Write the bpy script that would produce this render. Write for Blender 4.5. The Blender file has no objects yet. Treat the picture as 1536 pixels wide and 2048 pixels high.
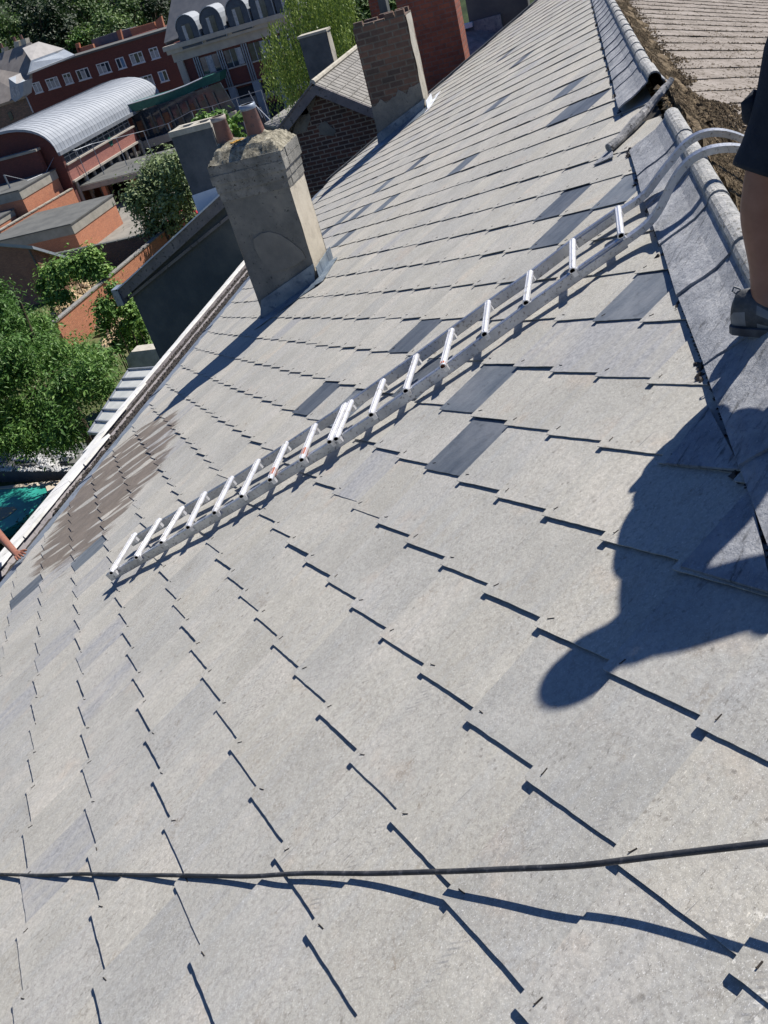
import bpy, math, random
from mathutils import Vector, Matrix, noise
random.seed(7)
SC = bpy.context.scene
COL = SC.collection

# ------------------------------------------------------------------ camera, sky, sun, exposure
ROW = ((0.178394, -0.951223, -0.251695), (-0.584278, 0.103411, -0.804938), (0.791703, 0.290656, -0.537331))
FPX = 1745.32            # focal length in pixels of the 1536 x 2048 photograph
cd = bpy.data.cameras.new("Camera"); cam = bpy.data.objects.new("Camera", cd); COL.objects.link(cam)
r_, d_, f_ = Vector(ROW[0]), Vector(ROW[1]), Vector(ROW[2])
cam.matrix_world = Matrix(((r_.x, -d_.x, -f_.x, 0), (r_.y, -d_.y, -f_.y, 0), (r_.z, -d_.z, -f_.z, 0), (0, 0, 0, 1)))
cd.sensor_fit = 'VERTICAL'; cd.sensor_height = 24; cd.lens = 24 * FPX / 2048
cd.clip_start = 0.05; cd.clip_end = 3000
SC.camera = cam
SUN = Vector((0.46, -0.37, 0.81)).normalized()
elev = math.asin(SUN.z)
w = bpy.data.worlds.new("World"); SC.world = w; w.use_nodes = True
nt = w.node_tree; bg = nt.nodes['Background']; sky = nt.nodes.new('ShaderNodeTexSky')
sky.sky_type = 'NISHITA'; sky.sun_disc = False; sky.sun_elevation = elev
sky.sun_rotation = math.atan2(SUN.x, SUN.y); sky.dust_density = 0.0; sky.ozone_density = 6.0; sky.air_density = 1.0
skm = nt.nodes.new('ShaderNodeMix'); skm.data_type = 'RGBA'; skm.blend_type = 'MULTIPLY'; skm.inputs[0].default_value = 1; skm.inputs[7].default_value = (0.78, 0.95, 1.28, 1)
nt.links.new(sky.outputs[0], skm.inputs[6]); nt.links.new(skm.outputs[2], bg.inputs[0]); bg.inputs[1].default_value = 0.05
sl = bpy.data.lights.new("Sun", 'SUN'); sl.energy = 5.0; sl.angle = math.radians(0.5); sl.color = (1.0, 0.94, 0.865)
so = bpy.data.objects.new("Sun", sl); COL.objects.link(so)
so.rotation_euler = SUN.to_track_quat('Z', 'Y').to_euler()
SC.view_settings.view_transform = 'Standard'; SC.view_settings.look = 'None'
SC.view_settings.exposure = 0.46; SC.view_settings.gamma = 1.0
SC.render.engine = 'CYCLES'

# ------------------------------------------------------------------ pixel rays and the roof plane
def ray(x, y):
    v = ((x - 768) / FPX, (y - 1024) / FPX, 1.0)
    return r_ * v[0] + d_ * v[1] + f_ * v[2]
def hx(x, y, X): v = ray(x, y); return v * (X / v.x)
def hy(x, y, Y): v = ray(x, y); return v * (Y / v.y)
def hz(x, y, Z): v = ray(x, y); return v * (Z / v.z)
PI_ = 0.396787; CP, SP = math.cos(PI_), math.sin(PI_); HM = 1.44273
NR = Vector((0, SP, CP)); TS = Vector((0, CP, -SP))
def W(s, t, h=0.0): return Vector((s, 0, 0)) + TS * t - NR * (HM - h)
def st(x, y, h=0.0):
    v = ray(x, y); q = v * (-(HM - h) / v.dot(NR)); return q.x, q.dot(TS)
def apex_t(s): return 0.03 + 0.03 * s
def Q(s, q, h=0.0):       # far slope, mirrored pitch, q metres down from the ridge
    a = W(s, apex_t(s)); return a + Vector((0, -CP, -SP)) * q + Vector((0, -SP, CP)) * h

# ------------------------------------------------------------------ mesh builder
class MB:
    def __init__(self): self.v = []; self.f = []; self.m = []; self.c = {}
    def pt(self, p): self.v.append(tuple(p)); return len(self.v) - 1
    def face(self, ps, m=0, c=None):
        i = [self.pt(p) for p in ps]; self.f.append(i); self.m.append(m)
        if c is not None: self.c[len(self.f) - 1] = c
    def prism(self, pts, off, m=0, ms=None, c=None):       # polygon extruded by vector off
        pts = [Vector(p) for p in pts]; q = [p + off for p in pts]
        n = Vector((0, 0, 0))
        for i in range(len(pts)):
            a, b = pts[i], pts[(i + 1) % len(pts)]; n += (a - pts[0]).cross(b - pts[0])
        if n.dot(off) > 0: pts, q = pts[::-1], q[::-1]
        self.face(pts, m, c); self.face(q[::-1], m, c)
        k = len(pts)
        for i in range(k):
            j = (i + 1) % k; self.face([pts[j], pts[i], q[i], q[j]], m if ms is None else ms, c)
    def box(self, a, b, m=0, c=None):
        x0, x1 = sorted((a[0], b[0])); y0, y1 = sorted((a[1], b[1])); z0, z1 = sorted((a[2], b[2]))
        self.prism([(x0, y0, z0), (x1, y0, z0), (x1, y1, z0), (x0, y1, z0)], Vector((0, 0, z1 - z0)), m, c=c)
    def obox(self, o, ax, ay, az, m=0, c=None):           # oriented box from corner o
        o, ax, ay, az = map(Vector, (o, ax, ay, az)); self.prism([o, o + ax, o + ax + ay, o + ay], az, m, c=c)
    def tube(self, pts, r, n=8, m=0, caps=True, up=None):
        pts = [Vector(p) for p in pts]; rr = r if isinstance(r, (list, tuple)) else [r] * len(pts); rings = []
        for i, p in enumerate(pts):
            t = (pts[min(i + 1, len(pts) - 1)] - pts[max(i - 1, 0)]).normalized()
            u = Vector(up) if up else (Vector((0, 0, 1)) if abs(t.z) < 0.9 else Vector((1, 0, 0)))
            a = t.cross(u).normalized(); b = a.cross(t)
            rings.append([self.pt(p + (a * math.cos(2 * math.pi * k / n) + b * math.sin(2 * math.pi * k / n)) * rr[i]) for k in range(n)])
        for i in range(len(rings) - 1):
            for k in range(n):
                self.f.append([rings[i][k], rings[i][(k + 1) % n], rings[i + 1][(k + 1) % n], rings[i + 1][k]]); self.m.append(m)
        if caps:
            self.f.append(rings[0][::-1]); self.m.append(m); self.f.append(rings[-1]); self.m.append(m)
    def rail(self, pts, wd, ht, upv, m=0):                # rectangular section swept along points
        pts = [Vector(p) for p in pts]; rings = []
        for i, p in enumerate(pts):
            t = (pts[min(i + 1, len(pts) - 1)] - pts[max(i - 1, 0)]).normalized()
            a = t.cross(Vector(upv)).normalized(); b = a.cross(t)
            rings.append([self.pt(p + a * x + b * y) for x, y in ((-wd/2, -ht/2), (wd/2, -ht/2), (wd/2, ht/2), (-wd/2, ht/2))])
        for i in range(len(rings) - 1):
            for k in range(4):
                self.f.append([rings[i][k], rings[i][(k + 1) % 4], rings[i + 1][(k + 1) % 4], rings[i + 1][k]]); self.m.append(m)
        self.f.append(rings[0][::-1]); self.m.append(m); self.f.append(rings[-1]); self.m.append(m)
    def build(self, name, mats, parent=None, smooth=False, bevel=0):
        me = bpy.data.meshes.new(name); me.from_pydata(self.v, [], self.f)
        for mt in (mats if isinstance(mats, (list, tuple)) else [mats]): me.materials.append(mt)
        me.polygons.foreach_set('material_index', self.m)
        if smooth: me.polygons.foreach_set('use_smooth', [True] * len(self.f))
        uv = me.uv_layers.new(name='UVMap').data
        for p in me.polygons:
            n = p.normal; ax, ay, az = abs(n.x), abs(n.y), abs(n.z)
            for li in p.loop_indices:
                c = me.vertices[me.loops[li].vertex_index].co
                uv[li].uv = (c.x, c.y) if az > max(ax, ay) * 1.2 else ((c.y, c.z) if ax > ay else (c.x, c.z))
        if self.c:
            ca = me.color_attributes.new('Col', 'FLOAT_COLOR', 'CORNER')
            for p in me.polygons:
                c = self.c.get(p.index, (0.5, 0.5, 0.5))
                for li in p.loop_indices: ca.data[li].color = (*c, 1)
        o = bpy.data.objects.new(name, me); COL.objects.link(o)
        if parent is not None: o.parent = parent
        if bevel:
            b = o.modifiers.new('bevel', 'BEVEL'); b.width = bevel; b.segments = 2; b.limit_method = 'ANGLE'
        return o
def tag(o, label=None, cat=None, group=None, kind=None):
    if label: o['label'] = label
    if cat: o['category'] = cat
    if group: o['group'] = group
    if kind: o['kind'] = kind
    return o
def thing(name, label, cat, loc=(0, 0, 0), group=None):
    o = bpy.data.objects.new(name, None); COL.objects.link(o); o.empty_display_size = 0.3
    return tag(o, label, cat, group)

# ------------------------------------------------------------------ materials
def N(nt, t, **kw):
    n = nt.nodes.new('ShaderNode' + t)
    for k, v in kw.items(): setattr(n, k, v)
    return n
def newmat(name, rough=0.8, metal=0.0, spec=0.5):
    m = bpy.data.materials.new(name); m.use_nodes = True
    b = m.node_tree.nodes['Principled BSDF']; b.inputs['Roughness'].default_value = rough
    b.inputs['Metallic'].default_value = metal; b.inputs['Specular IOR Level'].default_value = spec
    return m, m.node_tree, b
def ramp(nt, fac, stops, interp='LINEAR'):
    r = N(nt, 'ValToRGB'); r.color_ramp.interpolation = interp
    e = r.color_ramp.elements
    while len(e) < len(stops): e.new(0.5)
    for i, (p, c) in enumerate(stops): e[i].position = p; e[i].color = (*c, 1) if len(c) == 3 else c
    nt.links.new(fac, r.inputs[0]); return r.outputs[0]
def nz(nt, vec, scale, detail=4, rough=0.55, dist=0.0):
    n = N(nt, 'TexNoise'); n.inputs['Scale'].default_value = scale; n.inputs['Detail'].default_value = detail
    n.inputs['Roughness'].default_value = rough; n.inputs['Distortion'].default_value = dist
    if vec is not None: nt.links.new(vec, n.inputs['Vector'])
    return n.outputs['Fac']
def mix(nt, fac, a, b, mode='MIX'):
    m = N(nt, 'Mix', data_type='RGBA', blend_type=mode)
    for inp, v in ((m.inputs[0], fac), (m.inputs[6], a), (m.inputs[7], b)):
        if isinstance(v, (int, float)): inp.default_value = v
        elif isinstance(v, tuple): inp.default_value = (*v, 1) if len(v) == 3 else v
        else: nt.links.new(v, inp)
    return m.outputs[2]
def math_(nt, op, a, b=None, c=None, clamp=False):
    m = N(nt, 'Math', operation=op); m.use_clamp = clamp
    for i, v in enumerate((a, b, c)):
        if v is None: continue
        if isinstance(v, (int, float)): m.inputs[i].default_value = v
        else: nt.links.new(v, m.inputs[i])
    return m.outputs[0]
def bump(nt, b, h, strength=0.3, dist=0.01):
    n = N(nt, 'Bump'); n.inputs['Strength'].default_value = strength; n.inputs['Distance'].default_value = dist
    nt.links.new(h, n.inputs['Height']); nt.links.new(n.outputs[0], b.inputs['Normal'])
def plain(name, c1, c2=None, scale=3.0, rough=0.8, metal=0.0, bumpk=0.0, c3=None, s3=25.0, spec=0.4):
    m, nt, b = newmat(name, rough, metal, spec); g = N(nt, 'NewGeometry').outputs['Position']
    if c2 is None: c2 = tuple(x * 0.75 for x in c1)
    f = nz(nt, g, scale, 6, 0.6)
    c = ramp(nt, f, [(0.36, c1), (0.64, c2)])
    if c3:
        f3 = nz(nt, g, s3, 4, 0.6); c = mix(nt, ramp(nt, f3, [(0.56, (0, 0, 0)), (0.66, (1, 1, 1))]), c, c3)
    nt.links.new(c, b.inputs['Base Color'])
    if bumpk: bump(nt, b, nz(nt, g, s3, 5, 0.65), bumpk, 0.02)
    return m
def brick(name, c1, c2, mortar, bw=0.22, bh=0.075, msize=0.012, dirt=(0.05, 0.05, 0.045), dirtk=0.5, render=None, rk=0.5):
    m, nt, b = newmat(name, 0.9); uv = N(nt, 'UVMap').outputs[0]; g = N(nt, 'NewGeometry').outputs['Position']
    t = N(nt, 'TexBrick'); nt.links.new(uv, t.inputs['Vector']); t.inputs['Scale'].default_value = 1
    t.inputs['Brick Width'].default_value = bw; t.inputs['Row Height'].default_value = bh; t.inputs['Mortar Size'].default_value = msize
    t.inputs['Mortar Smooth'].default_value = 0.3; t.inputs['Color1'].default_value = (*c1, 1); t.inputs['Color2'].default_value = (*c2, 1); t.inputs['Mortar'].default_value = (*mortar, 1)
    c = mix(nt, math_(nt, 'MULTIPLY', ramp(nt, nz(nt, g, 1.6, 6, 0.65), [(0.42, (0, 0, 0)), (0.7, (1, 1, 1))]), dirtk), t.outputs[0], dirt)
    c = mix(nt, 0.35, c, ramp(nt, nz(nt, g, 14, 3), [(0.3, (0.35, 0.35, 0.35)), (0.7, (0.75, 0.75, 0.75))]), 'OVERLAY')
    if render:
        c = mix(nt, ramp(nt, nz(nt, g, 0.9, 5, 0.6), [(rk, (0, 0, 0)), (rk + 0.03, (1, 1, 1))]), c, render)
    nt.links.new(c, b.inputs['Base Color']); bump(nt, b, math_(nt, 'SUBTRACT', nz(nt, g, 40, 3), t.outputs['Fac']), 0.5, 0.008)
    return m
def roofvec(nt):           # object position turned into roof coordinates (s, t)
    g = N(nt, 'NewGeometry').outputs['Position']
    d = N(nt, 'VectorMath', operation='DOT_PRODUCT'); nt.links.new(g, d.inputs[0]); d.inputs[1].default_value = TS
    sx = N(nt, 'SeparateXYZ'); nt.links.new(g, sx.inputs[0])
    c = N(nt, 'CombineXYZ'); nt.links.new(sx.outputs[0], c.inputs[0]); nt.links.new(d.outputs['Value'], c.inputs[1])
    return g, sx.outputs[0], d.outputs['Value'], c.outputs[0]
def rotscale(nt, vec, ang, sc):
    mp = N(nt, 'Mapping'); mp.inputs['Rotation'].default_value = (0, 0, ang); 
    nt.links.new(vec, mp.inputs['Vector'])
    mp2 = N(nt, 'VectorMath', operation='MULTIPLY'); nt.links.new(mp.outputs[0], mp2.inputs[0]); mp2.inputs[1].default_value = sc
    return mp2.outputs[0]
def slate_mat():
    m, nt, b = newmat('weathered_slate', 0.85, 0, 0.25)
    g, s, t, rv = roofvec(nt)
    at = N(nt, 'Attribute'); at.attribute_name = 'Col'; sep = N(nt, 'SeparateColor'); nt.links.new(at.outputs['Color'], sep.inputs[0])
    R, G, B = sep.outputs
    # G: 0 ordinary, 0.5 worn blue grey, 1 fresh replacement. offset per slate so patterns do not run on
    off = N(nt, 'CombineXYZ'); 
    for i in range(3): nt.links.new(math_(nt, 'MULTIPLY', R, (13.0, 7.0, 23.0)[i]), off.inputs[i])
    pv = N(nt, 'VectorMath', operation='ADD'); nt.links.new(rv, pv.inputs[0]); nt.links.new(off.outputs[0], pv.inputs[1]); pv = pv.outputs[0]
    diag = rotscale(nt, pv, math.radians(45), (1.0, 7.0, 1.0))
    base = ramp(nt, nz(nt, pv, 2.2, 6, 0.65), [(0.32, (0.335, 0.33, 0.30)), (0.52, (0.396, 0.390, 0.357)), (0.7, (0.457, 0.44, 0.402))])
    base = mix(nt, math_(nt, 'MULTIPLY', ramp(nt, nz(nt, diag, 3.0, 5, 0.6), [(0.5, (0, 0, 0)), (0.68, (1, 1, 1))]), 0.4), base, (0.33, 0.345, 0.355))
    base = mix(nt, ramp(nt, nz(nt, diag, 9.0, 5, 0.7), [(0.60, (0, 0, 0)), (0.75, (0.55, 0.55, 0.55))]), base, (0.25, 0.245, 0.245))
    base = mix(nt, ramp(nt, nz(nt, pv, 3.3, 4, 0.6), [(0.60, (0, 0, 0)), (0.74, (0.4, 0.4, 0.4))]), base, (0.47, 0.38, 0.30))
    base = mix(nt, ramp(nt, nz(nt, pv, 70, 3, 0.7), [(0.38, (0.42, 0.42, 0.42)), (0.56, (0.0, 0.0, 0.0))]), base, (0.25, 0.24, 0.22))
    # small dark lichen and black flecks, pale lichen
    sm = rotscale(nt, pv, math.radians(45), (1.0, 2.6, 1.0))
    fl = math_(nt, 'MULTIPLY', ramp(nt, nz(nt, sm, 30, 6, 0.85), [(0.575, (0, 0, 0)), (0.63, (1, 1, 1))]), ramp(nt, nz(nt, pv, 1.7, 3), [(0.40, (0.25, 0.25, 0.25)), (0.60, (1, 1, 1))]))
    base = mix(nt, math_(nt, 'MULTIPLY', fl, 0.85), base, (0.15, 0.14, 0.125))
    vo = N(nt, 'TexVoronoi'); vo.inputs['Scale'].default_value = 16; nt.links.new(pv, vo.inputs['Vector'])
    vd = math_(nt, 'ADD', vo.outputs['Distance'], math_(nt, 'MULTIPLY', nz(nt, pv, 90, 2), 0.16))
    spots = math_(nt, 'MULTIPLY', ramp(nt, vd, [(0.15, (1, 1, 1)), (0.25, (0, 0, 0))]), ramp(nt, vo.outputs['Color'], [(0.80, (0, 0, 0)), (0.83, (0.75, 0.75, 0.75))]))
    base = mix(nt, spots, base, (0.15, 0.14, 0.12))
    vo3 = N(nt, 'TexVoronoi'); vo3.inputs['Scale'].default_value = 42; nt.links.new(pv, vo3.inputs['Vector'])
    sp3 = math_(nt, 'MULTIPLY', ramp(nt, math_(nt, 'ADD', vo3.outputs['Distance'], math_(nt, 'MULTIPLY', nz(nt, pv, 150, 2), 0.25)), [(0.27, (1, 1, 1)), (0.40, (0, 0, 0))]), ramp(nt, vo3.outputs['Color'], [(0.70, (0, 0, 0)), (0.76, (0.7, 0.7, 0.7))]))
    base = mix(nt, math_(nt, 'MULTIPLY', sp3, ramp(nt, nz(nt, pv, 3.1, 4), [(0.40, (0, 0, 0)), (0.6, (1, 1, 1))])), base, (0.175, 0.165, 0.15))
    base = mix(nt, math_(nt, 'MULTIPLY', ramp(nt, nz(nt, sm, 13, 5, 0.75), [(0.55, (0, 0, 0)), (0.70, (0.75, 0.75, 0.75))]), 1.0), base, (0.27, 0.265, 0.25))
    # pale paint splashes on the nearest slates
    pd = N(nt, 'VectorMath', operation='DISTANCE'); nt.links.new(rv, pd.inputs[0]); pd.inputs[1].default_value = (0.78, 0.33, 0)
    pk = math_(nt, 'MULTIPLY', ramp(nt, nz(nt, rv, 38, 3, 0.6), [(0.60, (0, 0, 0)), (0.625, (1, 1, 1))]), ramp(nt, pd.outputs['Value'], [(0.08, (1, 1, 1)), (0.30, (0, 0, 0))]))
    base = mix(nt, pk, base, (0.72, 0.71, 0.66))
    vo2 = N(nt, 'TexVoronoi'); vo2.inputs['Scale'].default_value = 30; nt.links.new(sm, vo2.inputs['Vector'])
    pale = math_(nt, 'MULTIPLY', ramp(nt, math_(nt, 'ADD', vo2.outputs['Distance'], math_(nt, 'MULTIPLY', nz(nt, pv, 120, 2), 0.2)), [(0.2, (1, 1, 1)), (0.3, (0, 0, 0))]), ramp(nt, vo2.outputs['Color'], [(0.86, (0, 0, 0)), (0.88, (0.8, 0.8, 0.8))]))
    base = mix(nt, pale, base, (0.62, 0.60, 0.54))
    # granular wear: clustered dark pitting that differs from slate to slate
    gr = math_(nt, 'MULTIPLY', ramp(nt, nz(nt, pv, 85, 5, 0.85), [(0.53, (0, 0, 0)), (0.62, (1, 1, 1))]), ramp(nt, nz(nt, pv, 4.2, 5, 0.65), [(0.44, (0.12, 0.12, 0.12)), (0.62, (0.85, 0.85, 0.85))]))
    base = mix(nt, gr, base, (0.225, 0.215, 0.195))
    br = math_(nt, 'MULTIPLY', ramp(nt, nz(nt, pv, 7, 5, 0.7), [(0.58, (0, 0, 0)), (0.70, (1, 1, 1))]), ramp(nt, nz(nt, pv, 50, 3, 0.7), [(0.45, (0, 0, 0)), (0.6, (0.7, 0.7, 0.7))]))
    base = mix(nt, br, base, (0.20, 0.17, 0.135))
    # sparkle put into the colour as fine near-white flecks
    base = mix(nt, ramp(nt, nz(nt, sm, 170, 3, 0.85), [(0.60, (0, 0, 0)), (0.66, (0.75, 0.75, 0.75))]), base, (0.84, 0.85, 0.84))
    # per slate tone
    tone = ramp(nt, R, [(0.0, (0.915, 0.925, 0.94)), (0.5, (1, 0.995, 0.98)), (1.0, (1.06, 1.045, 1.01))])
    base = mix(nt, 1.0, base, tone, 'MULTIPLY')
    worn = ramp(nt, nz(nt, pv, 45, 4, 0.75), [(0.35, (0.215, 0.22, 0.23)), (0.65, (0.36, 0.365, 0.37))])
    wk = math_(nt, 'MULTIPLY', ramp(nt, G, [(0.3, (0, 0, 0)), (0.45, (1, 1, 1)), (0.6, (1, 1, 1)), (0.7, (0, 0, 0))]), ramp(nt, nz(nt, diag, 2.2, 4), [(0.35, (0.15, 0.15, 0.15)), (0.6, (0.9, 0.9, 0.9))]))
    base = mix(nt, wk, base, worn)
    comb = N(nt, 'TexWave'); comb.inputs['Scale'].default_value = 26; comb.inputs['Distortion'].default_value = 1.5; comb.inputs['Detail'].default_value = 2; nt.links.new(pv, comb.inputs['Vector'])
    ck = math_(nt, 'MULTIPLY', ramp(nt, comb.outputs['Fac'], [(0.55, (0, 0, 0)), (0.8, (1, 1, 1))]), ramp(nt, nz(nt, diag, 1.6, 3, 0.6), [(0.60, (0, 0, 0)), (0.70, (0.5, 0.5, 0.5))]))
    ck = math_(nt, 'MULTIPLY', ck, ramp(nt, nz(nt, pv, 40, 3, 0.7), [(0.42, (0, 0, 0)), (0.58, (1, 1, 1))]))
    base = mix(nt, ck, base, (0.15, 0.155, 0.165))
    sx = rotscale(nt, pv, math.radians(52), (1.0, 26.0, 1.0))
    base = mix(nt, math_(nt, 'MULTIPLY', ramp(nt, nz(nt, sx, 5, 2, 0.5), [(0.69, (0, 0, 0)), (0.715, (0.7, 0.7, 0.7))]), ramp(nt, nz(nt, pv, 2.4, 2), [(0.5, (0, 0, 0)), (0.6, (1, 1, 1))])), base, (0.17, 0.17, 0.17))
    # rain washed brown stain with dry streaks low on the slope
    ds = math_(nt, 'SUBTRACT', s, 6.15); dt = math_(nt, 'SUBTRACT', t, 5.80)
    du = math_(nt, 'ADD', math_(nt, 'MULTIPLY', ds, .922), math_(nt, 'MULTIPLY', dt, .387)); dv = math_(nt, 'ADD', math_(nt, 'MULTIPLY', ds, -.387), math_(nt, 'MULTIPLY', dt, .922))
    e1 = math_(nt, 'ADD', math_(nt, 'POWER', math_(nt, 'DIVIDE', du, 1.65), 2), math_(nt, 'POWER', math_(nt, 'DIVIDE', dv, 0.85), 2))
    sv = N(nt, 'VectorMath', operation='MULTIPLY'); nt.links.new(rotscale(nt, rv, math.radians(-8), (1, 1, 1)), sv.inputs[0]); sv.inputs[1].default_value = (4.0, 0.9, 1)
    e1 = math_(nt, 'ADD', e1, math_(nt, 'MULTIPLY', math_(nt, 'SUBTRACT', nz(nt, sv.outputs[0], 1.3, 4, 0.6), 0.5), 1.6))
    stain = ramp(nt, e1, [(0.80, (1, 1, 1)), (0.98, (0, 0, 0))])
    sv2 = N(nt, 'VectorMath', operation='MULTIPLY'); nt.links.new(rotscale(nt, rv, math.radians(-14), (1, 1, 1)), sv2.inputs[0]); sv2.inputs[1].default_value = (4.6, 1.0, 1)
    streak = ramp(nt, nz(nt, sv2.outputs[0], 1.5, 1, 0.4), [(0.575, (1, 1, 1)), (0.61, (0.0, 0.0, 0.0))])
    stain = math_(nt, 'MULTIPLY', math_(nt, 'MULTIPLY', stain, streak), 0.82)
    base = mix(nt, stain, base, ramp(nt, nz(nt, rv, 6, 5, 0.7), [(0.3, (0.085, 0.066, 0.052)), (0.7, (0.17, 0.135, 0.108))]))
    nt.links.new(base, b.inputs['Base Color'])
    nt.links.new(math_(nt, 'SUBTRACT', 0.85, math_(nt, 'MULTIPLY', stain, 0.2)), b.inputs['Roughness'])
    hgt = math_(nt, 'ADD', nz(nt, pv, 55, 6, 0.7), math_(nt, 'MULTIPLY', nz(nt, pv, 9, 3), 1.5))
    bump(nt, b, hgt, 0.5, 0.005)
    return m
M = {}
M['slate'] = slate_mat()
def dark_slate_mat():
    m, nt, b = newmat('fresh_dark_slate', 0.5, 0, 0.5); g, s, t, rv = roofvec(nt)
    d = rotscale(nt, rv, math.radians(45), (1, 5, 1))
    c = ramp(nt, nz(nt, d, 4, 5, 0.6), [(0.3, (0.062, 0.078, 0.098)), (0.7, (0.125, 0.145, 0.165))])
    c = mix(nt, ramp(nt, nz(nt, rv, 60, 4, 0.8), [(0.64, (0, 0, 0)), (0.7, (0.6, 0.6, 0.6))]), c, (0.25, 0.25, 0.25))
    c = mix(nt, ramp(nt, nz(nt, rv, 2.6, 3), [(0.5, (0, 0, 0)), (0.75, (0.55, 0.55, 0.55))]), c, (0.20, 0.215, 0.23))
    at = N(nt, 'Attribute'); at.attribute_name = 'Col'; sp_ = N(nt, 'SeparateColor'); nt.links.new(at.outputs['Color'], sp_.inputs[0])
    c = mix(nt, 1.0, c, ramp(nt, sp_.outputs[0], [(0.0, (0.75, 0.75, 0.78)), (1.0, (1.35, 1.3, 1.25))]), 'MULTIPLY')
    c = mix(nt, ramp(nt, nz(nt, rv, 17, 5, 0.75), [(0.56, (0, 0, 0)), (0.66, (0.5, 0.5, 0.5))]), c, (0.055, 0.06, 0.065))
    nt.links.new(c, b.inputs['Base Color']); bump(nt, b, nz(nt, rv, 40, 6), 0.5, 0.004); return m
M['dark_slate'] = dark_slate_mat()
def tone_mat(name, stops, sc=6, rough=0.9, bk=0.5, s3=40, extra=None, thr=0.6):
    m, nt, b = newmat(name, rough, 0, 0.25); g = N(nt, 'NewGeometry').outputs['Position']
    c = ramp(nt, nz(nt, g, sc, 7, 0.68), stops)
    if extra: c = mix(nt, ramp(nt, nz(nt, g, s3, 5, 0.7), [(thr, (0, 0, 0)), (thr + 0.07, (1, 1, 1))]), c, extra)
    nt.links.new(c, b.inputs['Base Color']); bump(nt, b, nz(nt, g, s3, 6, 0.7), bk, 0.012); return m
M['far_slate'] = tone_mat('mossy_slate', [(0.3, (0.17, 0.15, 0.13)), (0.5, (0.25, 0.222, 0.195)), (0.7, (0.33, 0.30, 0.27))], 3.5, 0.95, 0.9, 22, (0.085, 0.072, 0.05), 0.55)
M['cap'] = tone_mat('ridge_fibre_cement', [(0.3, (0.20, 0.215, 0.24)), (0.5, (0.32, 0.335, 0.36)), (0.7, (0.46, 0.47, 0.48))], 7, 0.9, 0.8, 34, (0.12, 0.12, 0.12), 0.57)
def cap_mat():
    m, nt, b = newmat('ridge_fibre_cement', 0.9, 0, 0.25); g, s, t, rv = roofvec(nt)
    c = ramp(nt, nz(nt, g, 7, 7, 0.7), [(0.3, (0.20, 0.215, 0.24)), (0.5, (0.31, 0.325, 0.35)), (0.7, (0.44, 0.45, 0.46))])
    d = rotscale(nt, rv, math.radians(35), (1.0, 5.0, 1.0))
    k = math_(nt, 'MULTIPLY', ramp(nt, nz(nt, d, 9, 6, 0.75), [(0.52, (0, 0, 0)), (0.64, (1, 1, 1))]), ramp(nt, nz(nt, g, 3, 3), [(0.42, (0.1, 0.1, 0.1)), (0.6, (0.9, 0.9, 0.9))]))
    c = mix(nt, k, c, (0.075, 0.08, 0.085))
    c = mix(nt, ramp(nt, nz(nt, g, 60, 4, 0.8), [(0.56, (0, 0, 0)), (0.64, (0.6, 0.6, 0.6))]), c, (0.12, 0.12, 0.12))
    c = mix(nt, ramp(nt, nz(nt, g, 120, 3, 0.8), [(0.60, (0, 0, 0)), (0.68, (0.6, 0.6, 0.6))]), c, (0.62, 0.64, 0.66))
    nt.links.new(c, b.inputs['Base Color']); bump(nt, b, nz(nt, g, 34, 7, 0.75), 0.9, 0.014); return m
M['cap'] = cap_mat()
M['caproll'] = tone_mat('ridge_roll_lichen', [(0.3, (0.25, 0.26, 0.26)), (0.5, (0.38, 0.385, 0.38)), (0.7, (0.52, 0.515, 0.49))], 14, 0.95, 1.0, 55, (0.14, 0.135, 0.115), 0.55)
M['moss'] = tone_mat('dry_moss', [(0.32, (0.045, 0.036, 0.022)), (0.48, (0.12, 0.09, 0.055)), (0.66, (0.26, 0.20, 0.125))], 22, 1.0, 0.9, 70, (0.07, 0.09, 0.025), 0.64)
M['zinc'] = plain('zinc_flashing', (0.22, 0.26, 0.31), (0.33, 0.37, 0.43), 3, 0.45, 0.35, 0.15, (0.14, 0.16, 0.19), 8)
M['lead'] = plain('lead_flashing', (0.13, 0.17, 0.22), (0.25, 0.30, 0.34), 5, 0.5, 0.3, 0.3, (0.10, 0.14, 0.19), 14)
M['debris'] = tone_mat('gutter_debris', [(0.3, (0.025, 0.023, 0.02)), (0.55, (0.07, 0.062, 0.055)), (0.7, (0.14, 0.125, 0.11))], 24, 1.0, 1.0, 60, (0.2, 0.19, 0.17), 0.68)
M['trough'] = plain('dirty_zinc_trough', (0.15, 0.14, 0.15), (0.24, 0.22, 0.22), 3, 0.6, 0.2, 0.3, (0.08, 0.08, 0.08), 12)
M['whitepaint'] = tone_mat('peeling_white_paint', [(0.3, (0.55, 0.55, 0.52)), (0.5, (0.72, 0.72, 0.69)), (0.7, (0.80, 0.80, 0.78))], 3, 0.7, 0.4, 9, (0.12, 0.12, 0.115), 0.62)
M['alu'] = plain('scuffed_aluminium', (0.40, 0.42, 0.45), (0.60, 0.62, 0.65), 5, 0.35, 0.85, 0.2, (0.24, 0.24, 0.25), 70)
M['rung'] = plain('splashed_aluminium_rung', (0.66, 0.67, 0.69), (0.82, 0.82, 0.83), 9, 0.38, 0.6, 0.08, (0.56, 0.55, 0.52), 22)
M['rust'] = plain('red_paint_mark', (0.42, 0.12, 0.06), (0.25, 0.07, 0.04), 30, 0.8)
M['black'] = plain('black_rubber', (0.018, 0.02, 0.024), (0.045, 0.048, 0.055), 12, 0.55, 0, 0.2, (0.09, 0.09, 0.095), 40)
M['hook'] = plain('black_wire', (0.015, 0.014, 0.014), (0.05, 0.04, 0.03), 30, 0.6)
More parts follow.
